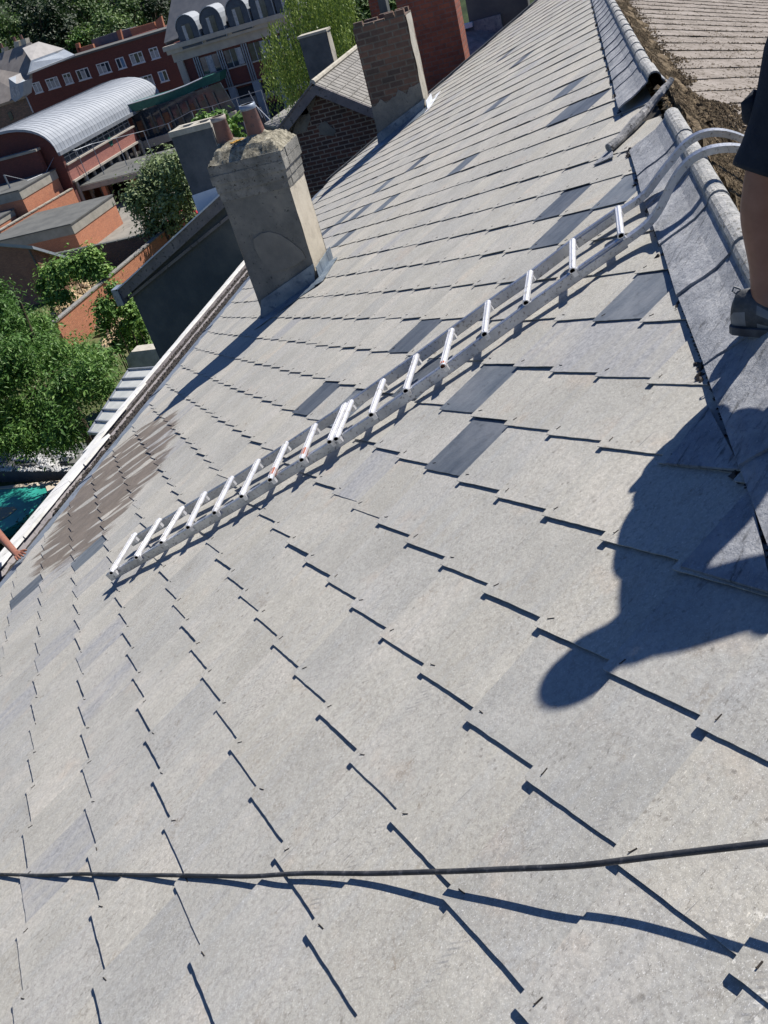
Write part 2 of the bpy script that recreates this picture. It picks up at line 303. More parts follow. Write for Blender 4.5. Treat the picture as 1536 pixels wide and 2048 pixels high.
M['wood'] = tone_mat('weathered_batten', [(0.3, (0.14, 0.145, 0.15)), (0.5, (0.28, 0.285, 0.29)), (0.65, (0.50, 0.49, 0.47))], 16, 0.95, 1.0, 45, (0.06, 0.06, 0.055), 0.56)
M['cavity'] = plain('dark_roof_void', (0.012, 0.011, 0.01), (0.03, 0.026, 0.02), 8, 1.0)
M['render'] = tone_mat('shade_toned_render', [(0.3, (0.13, 0.132, 0.12)), (0.5, (0.195, 0.192, 0.172)), (0.7, (0.28, 0.268, 0.225))], 2.6, 0.95, 0.5, 30, (0.075, 0.08, 0.07), 0.60)  # darkened to carry the shade on the near chimney's front
M['renderlit'] = tone_mat('lit_buff_render', [(0.3, (0.38, 0.345, 0.28)), (0.5, (0.52, 0.475, 0.385)), (0.7, (0.58, 0.54, 0.45))], 3.5, 0.95, 0.4, 30, (0.17, 0.14, 0.10), 0.68)  # lighter copy for the near chimney's sunlit faces
M['patch'] = plain('smooth_render_patch', (0.165, 0.162, 0.145), (0.24, 0.232, 0.20), 3, 0.9, 0, 0.2)
M['corbel'] = tone_mat('weathered_corbel', [(0.3, (0.12, 0.122, 0.11)), (0.5, (0.22, 0.216, 0.195)), (0.7, (0.35, 0.34, 0.30))], 4, 0.95, 0.7, 30, (0.07, 0.065, 0.05), 0.58)
M['lichen'] = tone_mat('lichened_mortar', [(0.3, (0.06, 0.058, 0.045)), (0.5, (0.26, 0.24, 0.18)), (0.7, (0.50, 0.47, 0.37))], 16, 1, 1.0, 50, (0.035, 0.035, 0.03), 0.58)
M['pot'] = plain('brown_clay_pot', (0.22, 0.11, 0.085), (0.15, 0.085, 0.075), 7, 0.6, 0, 0.3, (0.10, 0.07, 0.07), 20)
M['potrim'] = plain('pale_pot_rim', (0.42, 0.38, 0.34), (0.28, 0.22, 0.19), 12, 0.8)
M['orange'] = plain('orange_lichen', (0.55, 0.28, 0.03), (0.35, 0.24, 0.08), 30, 1)
M['darkrender'] = tone_mat('dark_blue_render', [(0.3, (0.075, 0.088, 0.095)), (0.5, (0.105, 0.115, 0.115)), (0.7, (0.15, 0.155, 0.145))], 1.2, 0.95, 0.3, 20)
M['chimslate'] = tone_mat('dark_grey_chimney_render', [(0.3, (0.07, 0.08, 0.09)), (0.6, (0.12, 0.13, 0.14))], 2.5, 0.95, 0.4, 25)
M['concrete'] = tone_mat('aged_concrete', [(0.3, (0.30, 0.28, 0.23)), (0.5, (0.42, 0.40, 0.34)), (0.7, (0.52, 0.49, 0.42))], 4, 0.95, 0.4, 25, (0.18, 0.17, 0.14), 0.64)
M['white_and_lit'] = plain('white_flashing_and_lit_edge', (0.62, 0.66, 0.72), (0.75, 0.78, 0.80), 2, 0.6)  # also gives the wing coping its painted sunlit edge
M['oldbrick'] = brick('old_sooty_brick', (0.15, 0.07, 0.05), (0.06, 0.042, 0.038), (0.27, 0.24, 0.20), 0.27, 0.10, 0.016, (0.035, 0.035, 0.035), 0.5)
M['chbrick'] = brick('chimney_brown_brick', (0.20, 0.11, 0.075), (0.085, 0.06, 0.05), (0.16, 0.14, 0.11), 0.26, 0.10, 0.014, (0.045, 0.043, 0.036), 0.45)
M['redbrick'] = brick('red_chimney_brick', (0.34, 0.10, 0.055), (0.24, 0.07, 0.045), (0.20, 0.12, 0.10), 0.26, 0.095, 0.011, (0.10, 0.045, 0.035), 0.45)
M['gbrick'] = brick('orange_brick', (0.52, 0.20, 0.10), (0.42, 0.15, 0.075), (0.46, 0.27, 0.18), 0.24, 0.08, 0.01, (0.30, 0.13, 0.08), 0.4)
M['sbrick'] = brick('dark_red_brick', (0.15, 0.042, 0.034), (0.105, 0.033, 0.030), (0.12, 0.06, 0.05), 0.24, 0.09, 0.01, (0.12, 0.05, 0.04), 0.3)
M['gymbrick'] = brick('rose_brick', (0.34, 0.13, 0.10), (0.28, 0.10, 0.08), (0.33, 0.18, 0.15), 0.24, 0.09, 0.01, (0.2, 0.08, 0.07), 0.3)
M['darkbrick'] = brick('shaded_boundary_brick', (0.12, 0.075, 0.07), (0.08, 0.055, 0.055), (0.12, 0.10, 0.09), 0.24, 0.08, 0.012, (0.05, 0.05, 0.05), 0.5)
M['nslate'] = tone_mat('neighbour_slate', [(0.3, (0.16, 0.158, 0.148)), (0.5, (0.24, 0.235, 0.22)), (0.7, (0.32, 0.315, 0.295))], 5, 0.95, 0.5, 30, (0.12, 0.11, 0.09), 0.62)
M['blueslate'] = plain('blue_grey_slate', (0.11, 0.12, 0.135), (0.15, 0.155, 0.165), 1.4, 0.7, 0, 0.1)
M['dormerfront'] = plain('shaded_dormer_front', (0.035, 0.05, 0.075), (0.055, 0.075, 0.105), 2, 0.5)  # dormer fronts darkened to carry their shade in the colour
M['tanslate'] = plain('tan_roof_slate', (0.20, 0.18, 0.165), (0.27, 0.245, 0.22), 1.0, 0.85)
M['litroof'] = plain('lit_roof_slate', (0.36, 0.35, 0.33), (0.44, 0.42, 0.40), 1.5, 0.8)  # sunlit tone of the hipped and dormer roofs put into the colour
M['bluelead'] = plain('blue_grey_roof_sheet', (0.24, 0.28, 0.33), (0.30, 0.34, 0.38), 1.5, 0.6)
M['felt'] = tone_mat('roof_felt', [(0.3, (0.085, 0.09, 0.09)), (0.6, (0.13, 0.135, 0.13))], 0.8, 0.95, 0.3, 5, (0.16, 0.14, 0.10), 0.63)
M['fascia'] = plain('concrete_fascia', (0.36, 0.34, 0.29), (0.27, 0.26, 0.22), 1.5, 0.9)
M['cream'] = plain('cream_stone', (0.34, 0.31, 0.27), (0.42, 0.385, 0.33), 1.0, 0.85)
M['white'] = plain('white_frame', (0.72, 0.73, 0.75), (0.62, 0.64, 0.67), 3, 0.5)
M['glass'] = plain('dark_window_glass', (0.02, 0.03, 0.045), (0.045, 0.06, 0.08), 2, 0.08, 0, spec=0.8)
M['orange_in'] = plain('orange_interior', (0.17, 0.075, 0.04), (0.09, 0.05, 0.035), 2, 0.7)
M['tan_in'] = plain('tan_interior', (0.13, 0.11, 0.085), (0.07, 0.06, 0.05), 2, 0.7)
M['curtain'] = plain('curtain_behind_glass', (0.42, 0.43, 0.45), (0.22, 0.24, 0.27), 5, 0.4)
M['bluewin'] = plain('blue_window_pane', (0.10, 0.18, 0.32), (0.16, 0.27, 0.42), 3, 0.2)
M['metal'] = plain('grey_metal_post', (0.22, 0.25, 0.28), (0.32, 0.34, 0.37), 3, 0.5, 0.4)
M['green'] = plain('green_metal_canopy', (0.02, 0.10, 0.085), (0.03, 0.14, 0.11), 3, 0.5)
M['voiddark'] = plain('deep_shade_interior', (0.03, 0.035, 0.045), (0.055, 0.06, 0.07), 1, 0.9)
M['asphalt'] = tone_mat('yard_asphalt', [(0.3, (0.16, 0.155, 0.14)), (0.6, (0.26, 0.25, 0.22))], 0.7, 0.95, 0.3, 6)
M['soil'] = tone_mat('garden_soil', [(0.3, (0.07, 0.065, 0.035)), (0.5, (0.10, 0.12, 0.045)), (0.7, (0.20, 0.165, 0.10))], 0.6, 1, 0.8, 5, (0.05, 0.09, 0.025), 0.52)
M['hill'] = tone_mat('wooded_hillside', [(0.3, (0.012, 0.022, 0.010)), (0.55, (0.03, 0.05, 0.018)), (0.7, (0.055, 0.08, 0.03))], 0.25, 1, 1.0, 2)
M['sand'] = tone_mat('sandy_rubble', [(0.3, (0.36, 0.27, 0.16)), (0.6, (0.50, 0.38, 0.24))], 2.5, 1, 0.8, 8, (0.22, 0.16, 0.10), 0.6)
M['teal'] = plain('turquoise_pool_liner', (0.02, 0.24, 0.19), (0.035, 0.32, 0.26), 1.2, 0.4)
M['murk'] = plain('murky_pool_water', (0.12, 0.11, 0.02), (0.17, 0.14, 0.03), 1.5, 0.25)
M['poolrim'] = plain('beige_pool_rim', (0.42, 0.36, 0.28), (0.52, 0.46, 0.38), 2, 0.9)
M['whitestone'] = plain('white_stones', (0.42, 0.43, 0.44), (0.62, 0.62, 0.62), 6, 0.9)
M['glasspanel'] = plain('pale_glazing_panel', (0.50, 0.52, 0.50), (0.62, 0.63, 0.60), 2.0, 0.25)
M['shedbrick'] = brick('brown_shed_brick', (0.33, 0.165, 0.11), (0.26, 0.13, 0.09), (0.20, 0.13, 0.10), 0.24, 0.08, 0.012, (0.10, 0.06, 0.05), 0.4)
M['carred'] = plain('red_car_paint', (0.42, 0.02, 0.03), (0.5, 0.03, 0.04), 2, 0.25, spec=0.7)
M['tyre'] = plain('car_tyre', (0.02, 0.02, 0.02), (0.03, 0.03, 0.03), 5, 0.8)
M['bark'] = plain('tree_bark', (0.10, 0.075, 0.05), (0.06, 0.045, 0.03), 8, 0.95, 0, 0.5)
def gymroof_mat():
    m, nt, b = newmat('standing_seam_zinc', 0.65, 0.05); uv = N(nt, 'NewGeometry').outputs['Position']
    c = ramp(nt, nz(nt, uv, 0.8, 4), [(0.3, (0.27, 0.30, 0.335)), (0.7, (0.33, 0.36, 0.395))]); nt.links.new(c, b.inputs['Base Color']); return m
M['gymroof'] = gymroof_mat(); M['seam'] = plain('roof_seam', (0.13, 0.15, 0.17), (0.17, 0.19, 0.21), 3, 0.5)
def skin_mat(name, c1, c2):
    m, nt, b = newmat(name, 0.5, 0, 0.4); g = N(nt, 'NewGeometry').outputs['Position']
    c = ramp(nt, nz(nt, g, 18, 5), [(0.3, c1), (0.7, c2)]); nt.links.new(c, b.inputs['Base Color'])
    b.inputs['Subsurface Weight'].default_value = 0.08; b.inputs['Subsurface Scale'].default_value = 0.01
    bump(nt, b, nz(nt, g, 160, 3), 0.15, 0.002); return m
M['skin'] = skin_mat('tanned_skin', (0.25, 0.125, 0.085), (0.33, 0.17, 0.12)); M['skin2'] = skin_mat('ruddy_skin', (0.24, 0.10, 0.062), (0.31, 0.14, 0.092))
M['navy'] = plain('navy_cotton', (0.012, 0.017, 0.028), (0.022, 0.028, 0.04), 14, 0.9, 0, 0.3)
M['lime'] = plain('green_trim', (0.10, 0.17, 0.03), (0.14, 0.22, 0.05), 8, 0.8)
M['hair'] = plain('brown_hair', (0.03, 0.02, 0.015), (0.05, 0.035, 0.025), 40, 0.7)
M['shoe'] = plain('grey_trainer_fabric', (0.05, 0.055, 0.06), (0.09, 0.095, 0.10), 30, 0.7, 0, 0.4)
M['shoemid'] = plain('trainer_overlay', (0.16, 0.17, 0.18), (0.22, 0.23, 0.24), 20, 0.6)
M['sole'] = plain('trainer_sole', (0.05, 0.05, 0.055), (0.13, 0.13, 0.13), 14, 0.85)
def leafmat(name, c1, c2, c3):
    m, nt, b = newmat(name, 0.55, 0, 0.35); at = N(nt, 'Attribute'); at.attribute_name = 'Col'
    sep = N(nt, 'SeparateColor'); nt.links.new(at.outputs['Color'], sep.inputs[0])
    c = ramp(nt, sep.outputs[0], [(0.0, c1), (0.55, c2), (1.0, c3)])
    nt.links.new(c, b.inputs['Base Color'])
    tr = N(nt, 'BsdfTranslucent'); nt.links.new(c, tr.inputs[0]); ms = N(nt, 'MixShader'); ms.inputs[0].default_value = 0.2
    out = nt.nodes['Material Output']; nt.links.new(b.outputs[0], ms.inputs[1]); nt.links.new(tr.outputs[0], ms.inputs[2]); nt.links.new(ms.outputs[0], out.inputs[0])
    return m
M['leaf_near'] = leafmat('laurel_leaf', (0.04, 0.105, 0.02), (0.09, 0.20, 0.038), (0.20, 0.34, 0.08))
M['leaf_dark'] = leafmat('dark_foliage', (0.012, 0.028, 0.012), (0.024, 0.05, 0.018), (0.05, 0.085, 0.026))
M['leaf_mid'] = leafmat('mid_foliage', (0.04, 0.085, 0.025), (0.085, 0.155, 0.04), (0.17, 0.26, 0.065))  # green lifted so alternate slope trees read as sunlit
M['leaf_lime'] = leafmat('fresh_foliage', (0.07, 0.16, 0.03), (0.14, 0.27, 0.05), (0.26, 0.40, 0.09))
M['leaf_grey'] = leafmat('grey_green_foliage', (0.10, 0.15, 0.06), (0.20, 0.27, 0.11), (0.36, 0.43, 0.24))
M['leaf_willow'] = leafmat('willow_foliage', (0.09, 0.14, 0.025), (0.18, 0.26, 0.05), (0.32, 0.40, 0.10))

# ------------------------------------------------------------------ ground, streets, hill (setting)
GZ = -16.0
def structure(name, mb, mat, **k):
    o = mb.build(name, mat, **k); o['kind'] = 'structure'; return o
g = MB(); n_ = 24
for i in range(n_):
    for j in range(n_):
        x0, x1 = -300 + 1300 * i / n_, -300 + 1300 * (i + 1) / n_; y0, y1 = -650 + 1300 * j / n_, -650 + 1300 * (j + 1) / n_
        g.face([(x0, y0, GZ), (x1, y0, GZ), (x1, y1, GZ), (x0, y1, GZ)])
structure('ground', g, M['soil'])
g = MB(); g.face([(62.6, -10, GZ + .004), (160, -10, GZ + .004), (160, 100, GZ + .004), (62.6, 100, GZ + .004)]); structure('yard', g, M['asphalt'])
g = MB(); n_ = 40
def hillz(x, y):
    k = max(0.0, (x - 150) / 200.0); return GZ - 0.5 + 62 * (k * k * (3 - 2 * k) if k < 1 else 1) + 3 * noise.noise(Vector((x, y, 0)) * 0.02)
for i in range(n_):
    for j in range(n_):
        q = [(150 + 600 * a / n_, -350 + 900 * b_ / n_) for a, b_ in ((i, j), (i + 1, j), (i + 1, j + 1), (i, j + 1))]
        g.face([(x, y, hillz(x, y)) for x, y in q])
structure('hillside', g, M['hill'], smooth=True)

# ------------------------------------------------------------------ the terraced house whose roof we stand on
house = thing('terraced_house', 'nearest house, its pale diamond slated roof and ridge tiles filling most of the view', 'house', W(8, 3))
T_E = 6.69
OS, OT, SW, SV = 1.83557, 1.78889, 0.26, 0.20574
def verge_s(t): return 22.6 - 0.65 * t
def slate_at(px, py):
    s, t = st(px, py); j = round((OT - t) / SV); i = round((s - OS) / SW)
    if (i + j) % 2:
        i = i + 1 if (s - OS) / SW > i else i - 1
    return i, j
DARK = set(slate_at(*q) for q in [(857, 958), (883, 846), (1202, 650), (767, 738), (590, 854), (1070, 457), (1063, 510), (1081, 264), (1085, 210), (1012, 147),
        (999, 125), (976, 223), (878, 370), (814, 344), (748, 390), (702, 447), (668, 456), (668, 499), (154, 1132), (29, 1198), (640, 868), (812, 760), (30, 1120), (1129, 248), (1165, 437), (735, 440), (640, 470)])
WORN = set(slate_at(*q) for q in [(96, 1280), (25, 1395), (163, 1172), (180, 1290), (33, 1220), (190, 1370), (85, 1660), (1215, 762), (1000, 620), (1120, 765), (1060, 690)])
HOLE = (6.05, 6.95, 0.62)
def put_slate(mb, fn, i, j, rng, tmin, tmax, smax, near, thick=0.0034, typ=0.0, flip=1):
    s0, t0 = OS + i * SW, OT - j * SV
    A = 0.025 + rng.uniform(-0.0015, 0.003); Bt = 0.040 + rng.uniform(-0.003, 0.005); Cx = rng.uniform(-0.006, 0.006)
    rot = rng.uniform(-0.008, 0.008); dy = rng.uniform(-0.005, 0.005); dx = rng.uniform(-0.003, 0.003)
    out = []
    def edge(a, b, n, jit):
        for k in range(n):
            f = k / n; x = a[0] + (b[0] - a[0]) * f; y = a[1] + (b[1] - a[1]) * f
            if k: x += rng.uniform(-jit, jit); y += rng.uniform(-jit, jit)
            out.append((x, y))
    e = 12 if near else 1; jt = 0.0010
    rc = (0.26, -0.257); ru = (0.26, -0.309); tp = (0.045, -0.52); lc = (-0.26, -0.257); lu = (-0.26, -0.309); tl = (-0.045, -0.52)
    edge((0.004, -0.002), rc, e, jt); edge(rc, ru, 1, 0); edge(ru, tp, 1, 0); edge(tp, tl, 1, 0); edge(tl, lu, 1, 0); edge(lu, lc, 1, 0); edge(lc, (-0.004, -0.002), e, jt); out.append((-0.004, -0.002))
    P = []; HK = (s0 + rot * -.055 + dx, t0 - .055 + dy, A + Bt * -.055)
    for x, y in out:
        xx = x + rot * y + dx; yy = y - rot * x + dy; s, t = s0 + xx, t0 + yy; h = A + Bt * yy + Cx * xx
        P.append((s, t, h))
    if max(p[1] for p in P) < tmin(s0) + 0.10 or min(p[1] for p in P) > tmax - 0.02: return
    if min(p[0] for p in P) > smax(t0): return
    P = [(min(s, smax(t)), min(max(t, tmin(s)), tmax + rng.uniform(-.004, .004)), h) for s, t, h in P]
    c = (rng.random(), typ, 0)
    top = [fn(*p) for p in P]; bot = [fn(s, t, h - thick) for s, t, h in P]
    if (top[1] - top[0]).cross(top[len(top) // 2] - top[0]).z < 0: top.reverse(); bot.reverse()
    mb.face(top, 0, c); k = len(top)
    for a in range(k):
        b_ = (a + 1) % k
        if (top[a] - top[b_]).length > 1e-5: mb.face([top[b_], top[a], bot[a], bot[b_]], 0, c)
    return HK
rng = random.Random(11); mb = MB(); hk = MB()
tmin_l = lambda s: apex_t(s) + 0.03
for j in range(-25, 9):
    for i in range(-14, 84):
        if (i + j) % 2: continue
        s0, t0 = OS + i * SW, OT - j * SV
        if s0 < -1.6 or s0 > verge_s(t0) + 0.3: continue
        if HOLE[0] < s0 < HOLE[1] and t0 < HOLE[2] + 0.1: continue
        near = s0 < 5.2
        if (i, j) in DARK:
            dm = MB(); HK = put_slate(dm, W, i, j, rng, tmin_l, T_E, verge_s, near, typ=1)
            if dm.f: dm.build('replacement_slate', M['dark_slate'], house)
        else:
            HK = put_slate(mb, W, i, j, rng, tmin_l, T_E, verge_s, near, typ=0.5 if (i, j) in WORN or (rng.random() < 0.035 and s0 > 3.2) else 0.0)
        if HK and s0 < 9.5 and tmin_l(s0) + 0.3 < t0 < T_E - 0.05:
            a = rng.uniform(-.9, .9); ca, sa = math.cos(a), math.sin(a); L = rng.uniform(.014, .021)
            hk.tube([W(HK[0] + sa * u, HK[1] + ca * u, HK[2] + hh) for u, hh in ((-L / 2, .0006), (0, .0012), (L * .35, .0016), (L * .55, .0040))], 0.0017, 4)
mb.build('slate_covering', M['slate'], house)
o = hk.build('slate_hook', M['hook'], house); o['kind'] = 'stuff'
# boarding under the slates and the house body
mb = MB()
mb.prism([W(-3, apex_t(-3) + .12, -.03), W(-3, T_E, -.03), W(verge_s(T_E), T_E, -.03), W(verge_s(0.7), .80, -.03)], -NR * 0.08)
mb.build('roof_boarding', M['cavity'], house)
mb = MB(); q6 = W(0, T_E + 0.28, -0.12)
mb.box((-3, q6.y - 0.35, q6.z - 0.1), (17.7, q6.y - 0.05, GZ - 1)); mb.build('rear_wall', M['darkbrick'], house)
mb = MB(); a, b_, c = W(verge_s(T_E) - .02, T_E, -.13), W(verge_s(0.7) - .02, 0.7, -.13), Q(22.2, 6.8, -.13)
mb.prism([a, b_, (c.x, c.y, c.z), (c.x, c.y, GZ - 1), (a.x, a.y, GZ - 1)], Vector((-0.3, 0, 0))); mb.build('gable_wall', M['oldbrick'], house)
# verge trim
mb = MB()
for k in range(16):
    t0, t1 = 0.5 + 6.3 * k / 16, 0.5 + 6.3 * (k + 1) / 16
    mb.prism([W(verge_s(t0) + .005, t0, 0.0), W(verge_s(t1) + .005, t1 - .01, 0.0), W(verge_s(t1) + .13, t1 - .01, 0.0), W(verge_s(t0) + .13, t0, 0.0)], NR * (0.055 + 0.004 * (k % 2)))
mb.build('verge_trim', M['chimslate'], house)
# gutter: flashing strip, trough, debris, outer rim
def strip(mb, s0, s1, prof, n, jit=0.0, m=0, sd=1):
    r = random.Random(sd); rows = []
    for k in range(n + 1):
        s = s0 + (s1 - s0) * k / n; rows.append([W(s, t + r.uniform(-jit, jit), h + r.uniform(-jit, jit) * .6) for t, h in prof])
    for k in range(n):
        for q in range(len(prof) - 1): mb.face([rows[k][q], rows[k][q + 1], rows[k + 1][q + 1], rows[k + 1][q]], m)
mb = MB(); strip(mb, -3, 17.9, [(T_E - .25, .002), (T_E - .02, .001), (T_E + .15, -.004), (T_E + .35, -.012), (T_E + .37, -.05)], 60, 0.004, sd=3)
for k in range(9): mb.tube([W(1.2 + k * 1.97, T_E - .02, .006), W(1.2 + k * 1.97 + .05, T_E + .35, -.005)], 0.006, 6)
mb.build('eaves_flashing', M['zinc'], house)
gut = bpy.data.objects.new('gutter', None)
mb = MB(); strip(mb, -3, 17.9, [(T_E + .36, -.04), (T_E + .38, -.12), (T_E + .70, -.12), (T_E + .74, .0)], 40); gut = mb.build('gutter', M['trough'], house)
mb = MB(); r = random.Random(5)
rm = [(-3, 0), (1, .02), (3, .0), (5, .03), (6.3, 0), (8, .02), (8.05, .0), (10, .02), (12, .0), (15, .02), (17.9, .02)]
for k in range(60):
    s0, s1 = -3 + 20.9 * k / 60, -3 + 20.9 * (k + 1) / 60; wv = r.uniform(-.012, .012)
    wide = 0.40 if s0 < 8.4 else 0.20
    off = 0.0 if s0 < 8.4 else 0.33 + 0.028 * (s0 - 8.4)
    a0 = T_E + .70 + off + wv; a1 = T_E + .70 + off + wide
    mb.prism([W(s0, a0, .0), W(s0, a1, .0), W(s1 - .001, a1, .0), W(s1 - .001, a0, .0)], NR * (0.03 + r.uniform(0, .003)))
mb.build('gutter_rim', M['whitepaint'], gut)
mb = MB(); strip(mb, -3, 17.9, [(T_E + 1.08, .02), (T_E + 1.09, -.25)], 20); mb.build('gutter_fascia', M['trough'], gut)
mb = MB(); strip(mb, 8.35, 17.9, [(T_E + .68, -.05), (T_E + 1.3, -.05)], 20); mb.build('gutter_ledge', M['trough'], gut)
mb = MB(); r = random.Random(9)
def clod(mb, p, sz, r, flat=0.6):
    k = 5; ring = [p + Vector((math.cos(a), math.sin(a), 0)) * sz * r.uniform(.6, 1.2) for a in [2 * math.pi * u / k + r.random() for u in range(k)]]
    top = p + Vector((r.uniform(-.3, .3) * sz, r.uniform(-.3, .3) * sz, sz * flat * r.uniform(.6, 1.2)))
    for u in range(k): mb.face([ring[u], ring[(u + 1) % k], top])
for k in range(14000):
    s = r.uniform(4.5, 17.7); d = noise.noise(Vector((s * .9, 3, 0)))
    if s < 8.3 and d < -0.12 + 0.25 * (s < 6.9): continue
    tt = T_E + r.uniform(.37, .70 if s < 8.3 else 1.0 + .028 * (s - 8.4))
    if s < 8.3 and tt < T_E + .48 and r.random() < .4: continue
    clod(mb, W(s, tt, -.09 + .05 * r.random() + (.02 if s > 8.3 else 0)), r.uniform(.010, .03), r)
strip(mb, 8.3, 17.7, [(T_E + .38, -.06), (T_E + .50, -.035), (T_E + .8, -.03), (T_E + 1.06, -.03)], 120, .012, sd=8)
strip(mb, 4.8, 6.8, [(T_E + .41, -.09), (T_E + .53, -.07), (T_E + .68, -.06)], 30, .012, sd=8)
mb.build('gutter_debris', M['debris'], gut)['kind'] = 'stuff'

# the slope beyond the ridge
rng = random.Random(21); mb = MB()
fnQ = lambda s, t, h=0.0: Q(s, t, h)
for j in range(-34, 9):
    for i in range(-18, 118):
        if (i + j) % 2: continue
        s0, t0 = OS + i * SW, OT - j * SV
        if s0 < -1.5 or s0 > 30 or t0 < .1 or t0 > 7.4: continue
        put_slate(mb, fnQ, i, j, rng, lambda s: 0.03, 7.4, lambda t: 30, False, thick=0.006)
mb.build('mossy_slope', M['far_slate'], house)
mb = MB(); mb.prism([Q(-3, .12, -.03), Q(30, .12, -.03), Q(30, 7.3, -.03), Q(-3, 7.3, -.03)], Vector((0, SP, -CP)) * .08); mb.build('slope_boarding', M['cavity'], house)
mb = MB(); a = Q(0, 7.2, -.2); mb.box((-3, a.y, a.z), (30, a.y + .3, GZ - 1)); mb.build('front_wall', M['oldbrick'], house)
# moss: along the courses and in the angle below the ridge tiles
mb = MB(); r = random.Random(4)
for j in range(-34, 9):
    for i in range(-18, 100):
        if (i + j) % 2: continue
        s0, t0 = OS + i * SW, OT - j * SV
        if not (0.5 < s0 < 24 and 0.15 < t0 < 7.0): continue
        dens = 0.9 + 0.8 * noise.noise(Vector((s0 * .5, t0 * .7, 5)))
        for k in range(int((26 if s0 < 8 else 15 if s0 < 13 else 8) * dens)):
            f = r.random(); side = -1 if r.random() < .8 else 1
            p = Q(s0 + side * f * .24 + r.uniform(-.006, .010), t0 - f * .24 + r.uniform(-.006, .012), .022)
            clod(mb, p, r.uniform(.003, .010 if s0 < 8 else .013), r, .8)
for k in range(52000):
    s = r.uniform(1.0, 17) if r.random() < .5 else r.uniform(1, 8); wd = .20 + .12 * noise.noise(Vector((s * 1.3, 0, 2))) + (.16 if s < 7 else .0)
    q = .03 + abs(r.gauss(0, 1)) * wd * .62
    if q > wd * 2: continue
    clod(mb, Q(s, q, .022 + max(0, (.22 - q)) * .36), r.uniform(.005, .017), r, 1.1)
for k in range(16000):
    s, q = r.uniform(2, 12), r.uniform(.2, 4)
    if noise.noise(Vector((s * 2.3, q * 2.3, 1))) > .02: clod(mb, Q(s, q, .020), r.uniform(.003, .009), r, .6)
prof = [(.02, .098), (.08, .075), (.15, .048), (.22, .030), (.30, .012)]
for k in range(200):
    s0, s1 = .5 + k * .1, .6 + k * .1
    A_ = [Q(s0, q * (1 + .5 * noise.noise(Vector((s0 * 2, q * 9, 0)))), h * (1 + .5 * noise.noise(Vector((s0 * 5, q * 20, 4))))) for q, h in prof]
    B_ = [Q(s1, q * (1 + .5 * noise.noise(Vector((s1 * 2, q * 9, 0)))), h * (1 + .5 * noise.noise(Vector((s1 * 5, q * 20, 4))))) for q, h in prof]
    for u in range(4): mb.face([A_[u], B_[u], B_[u + 1], A_[u + 1]])
mb.build('moss', M['moss'], house)['kind'] = 'stuff'

# ridge tiles
def cap_t(s): return 0.31 + (s - 1.8) * 0.045 if s < 5 else 0.454 + (s - 5) * 0.019
rng = random.Random(3)
def ridge_tile(s0, s1, lift=0.0, tw=0.0):
    mb = MB(); n = 6; R = .047; rows = []; 
    for k in range(n + 1):
        s = s0 + (s1 - s0) * k / n; lf = lift + .010 * (1 - k / n) + rng.uniform(-.001, .001); a = apex_t(s); ct = cap_t(s) + tw * (k / n - .5)
        top = [W(s, ct, .036 + lf)]
        for f in (.66, .33): top.append(W(s, a + .085 + (ct - a - .085) * f, .042 + lf + .01 * (1 - f) + rng.uniform(-.0015, .0015)))
        top.append(W(s, a + .085, .056 + lf))
        c0 = W(s, a, 0) + Vector((0, 0, .062 + lf))
        for u in range(9):
            an = math.radians(-5 + 190 * u / 8); top.append(c0 + Vector((0, math.cos(an) * R, math.sin(an) * R + .012)))
        top.append(Q(s, .07, .05 + lf)); top.append(Q(s, .11, .03 + lf))
        rows.append(top)
    m_ = len(rows[0])
    for k in range(n):
        for u in range(m_ - 1): mb.face([rows[k][u], rows[k][u + 1], rows[k + 1][u + 1], rows[k + 1][u]], 1 if 4 <= u <= 11 else 0)
    for rw, fl in ((rows[0], 1), (rows[-1], 0)):
        low = [p - Vector((0, 0, .012)) for p in rw]
        for u in range(m_ - 1):
            q = [rw[u], rw[u + 1], low[u + 1], low[u]]; mb.face(q if fl else q[::-1], 1 if 4 <= u <= 11 else 0)
    low = [rw[0] - NR * .012 for rw in rows]
    for k in range(n): mb.face([rows[k][0], rows[k + 1][0], low[k + 1], low[k]], 0)
    o = mb.build('ridge_tile', [M['cap'], M['caproll']], house); o.data.polygons.foreach_set('use_smooth', [True] * len(o.data.polygons))
    md = o.modifiers.new('es', 'EDGE_SPLIT'); md.split_angle = math.radians(40); return o
s = 0.2
for L in (.62, .66, 0.0, .64, .64, .64, .62): 
    if L == 0: continue
    ridge_tile(s, s + L + .035, rng.uniform(0, .004), rng.uniform(-.01, .01)); s += L
while s < 5.7:
    ridge_tile(s, min(s + .63, 6.05), rng.uniform(0, .005), rng.uniform(-.012, .012)); s += .6
s = 6.92; first = True
while s < 22.0:
    ridge_tile(s, s + .455, .03 if first else rng.uniform(0, .005), rng.uniform(-.008, .008)); s += .42; first = False
# mastic lumps and dirt under the cap edge
mb = MB(); r = random.Random(8)
for k in range(1100):
    s = r.uniform(1.2, 14)
    if 6.0 < s < 6.9: continue
    big = abs(math.sin(s * 5.1)) > .93
    clod(mb, W(s, cap_t(s) + r.uniform(-.004, .010 + .02 * big), .018), r.uniform(.003, .008 + .014 * big), r, .8)
mb.build('cap_bedding', M['hook'], house)['kind'] = 'stuff'
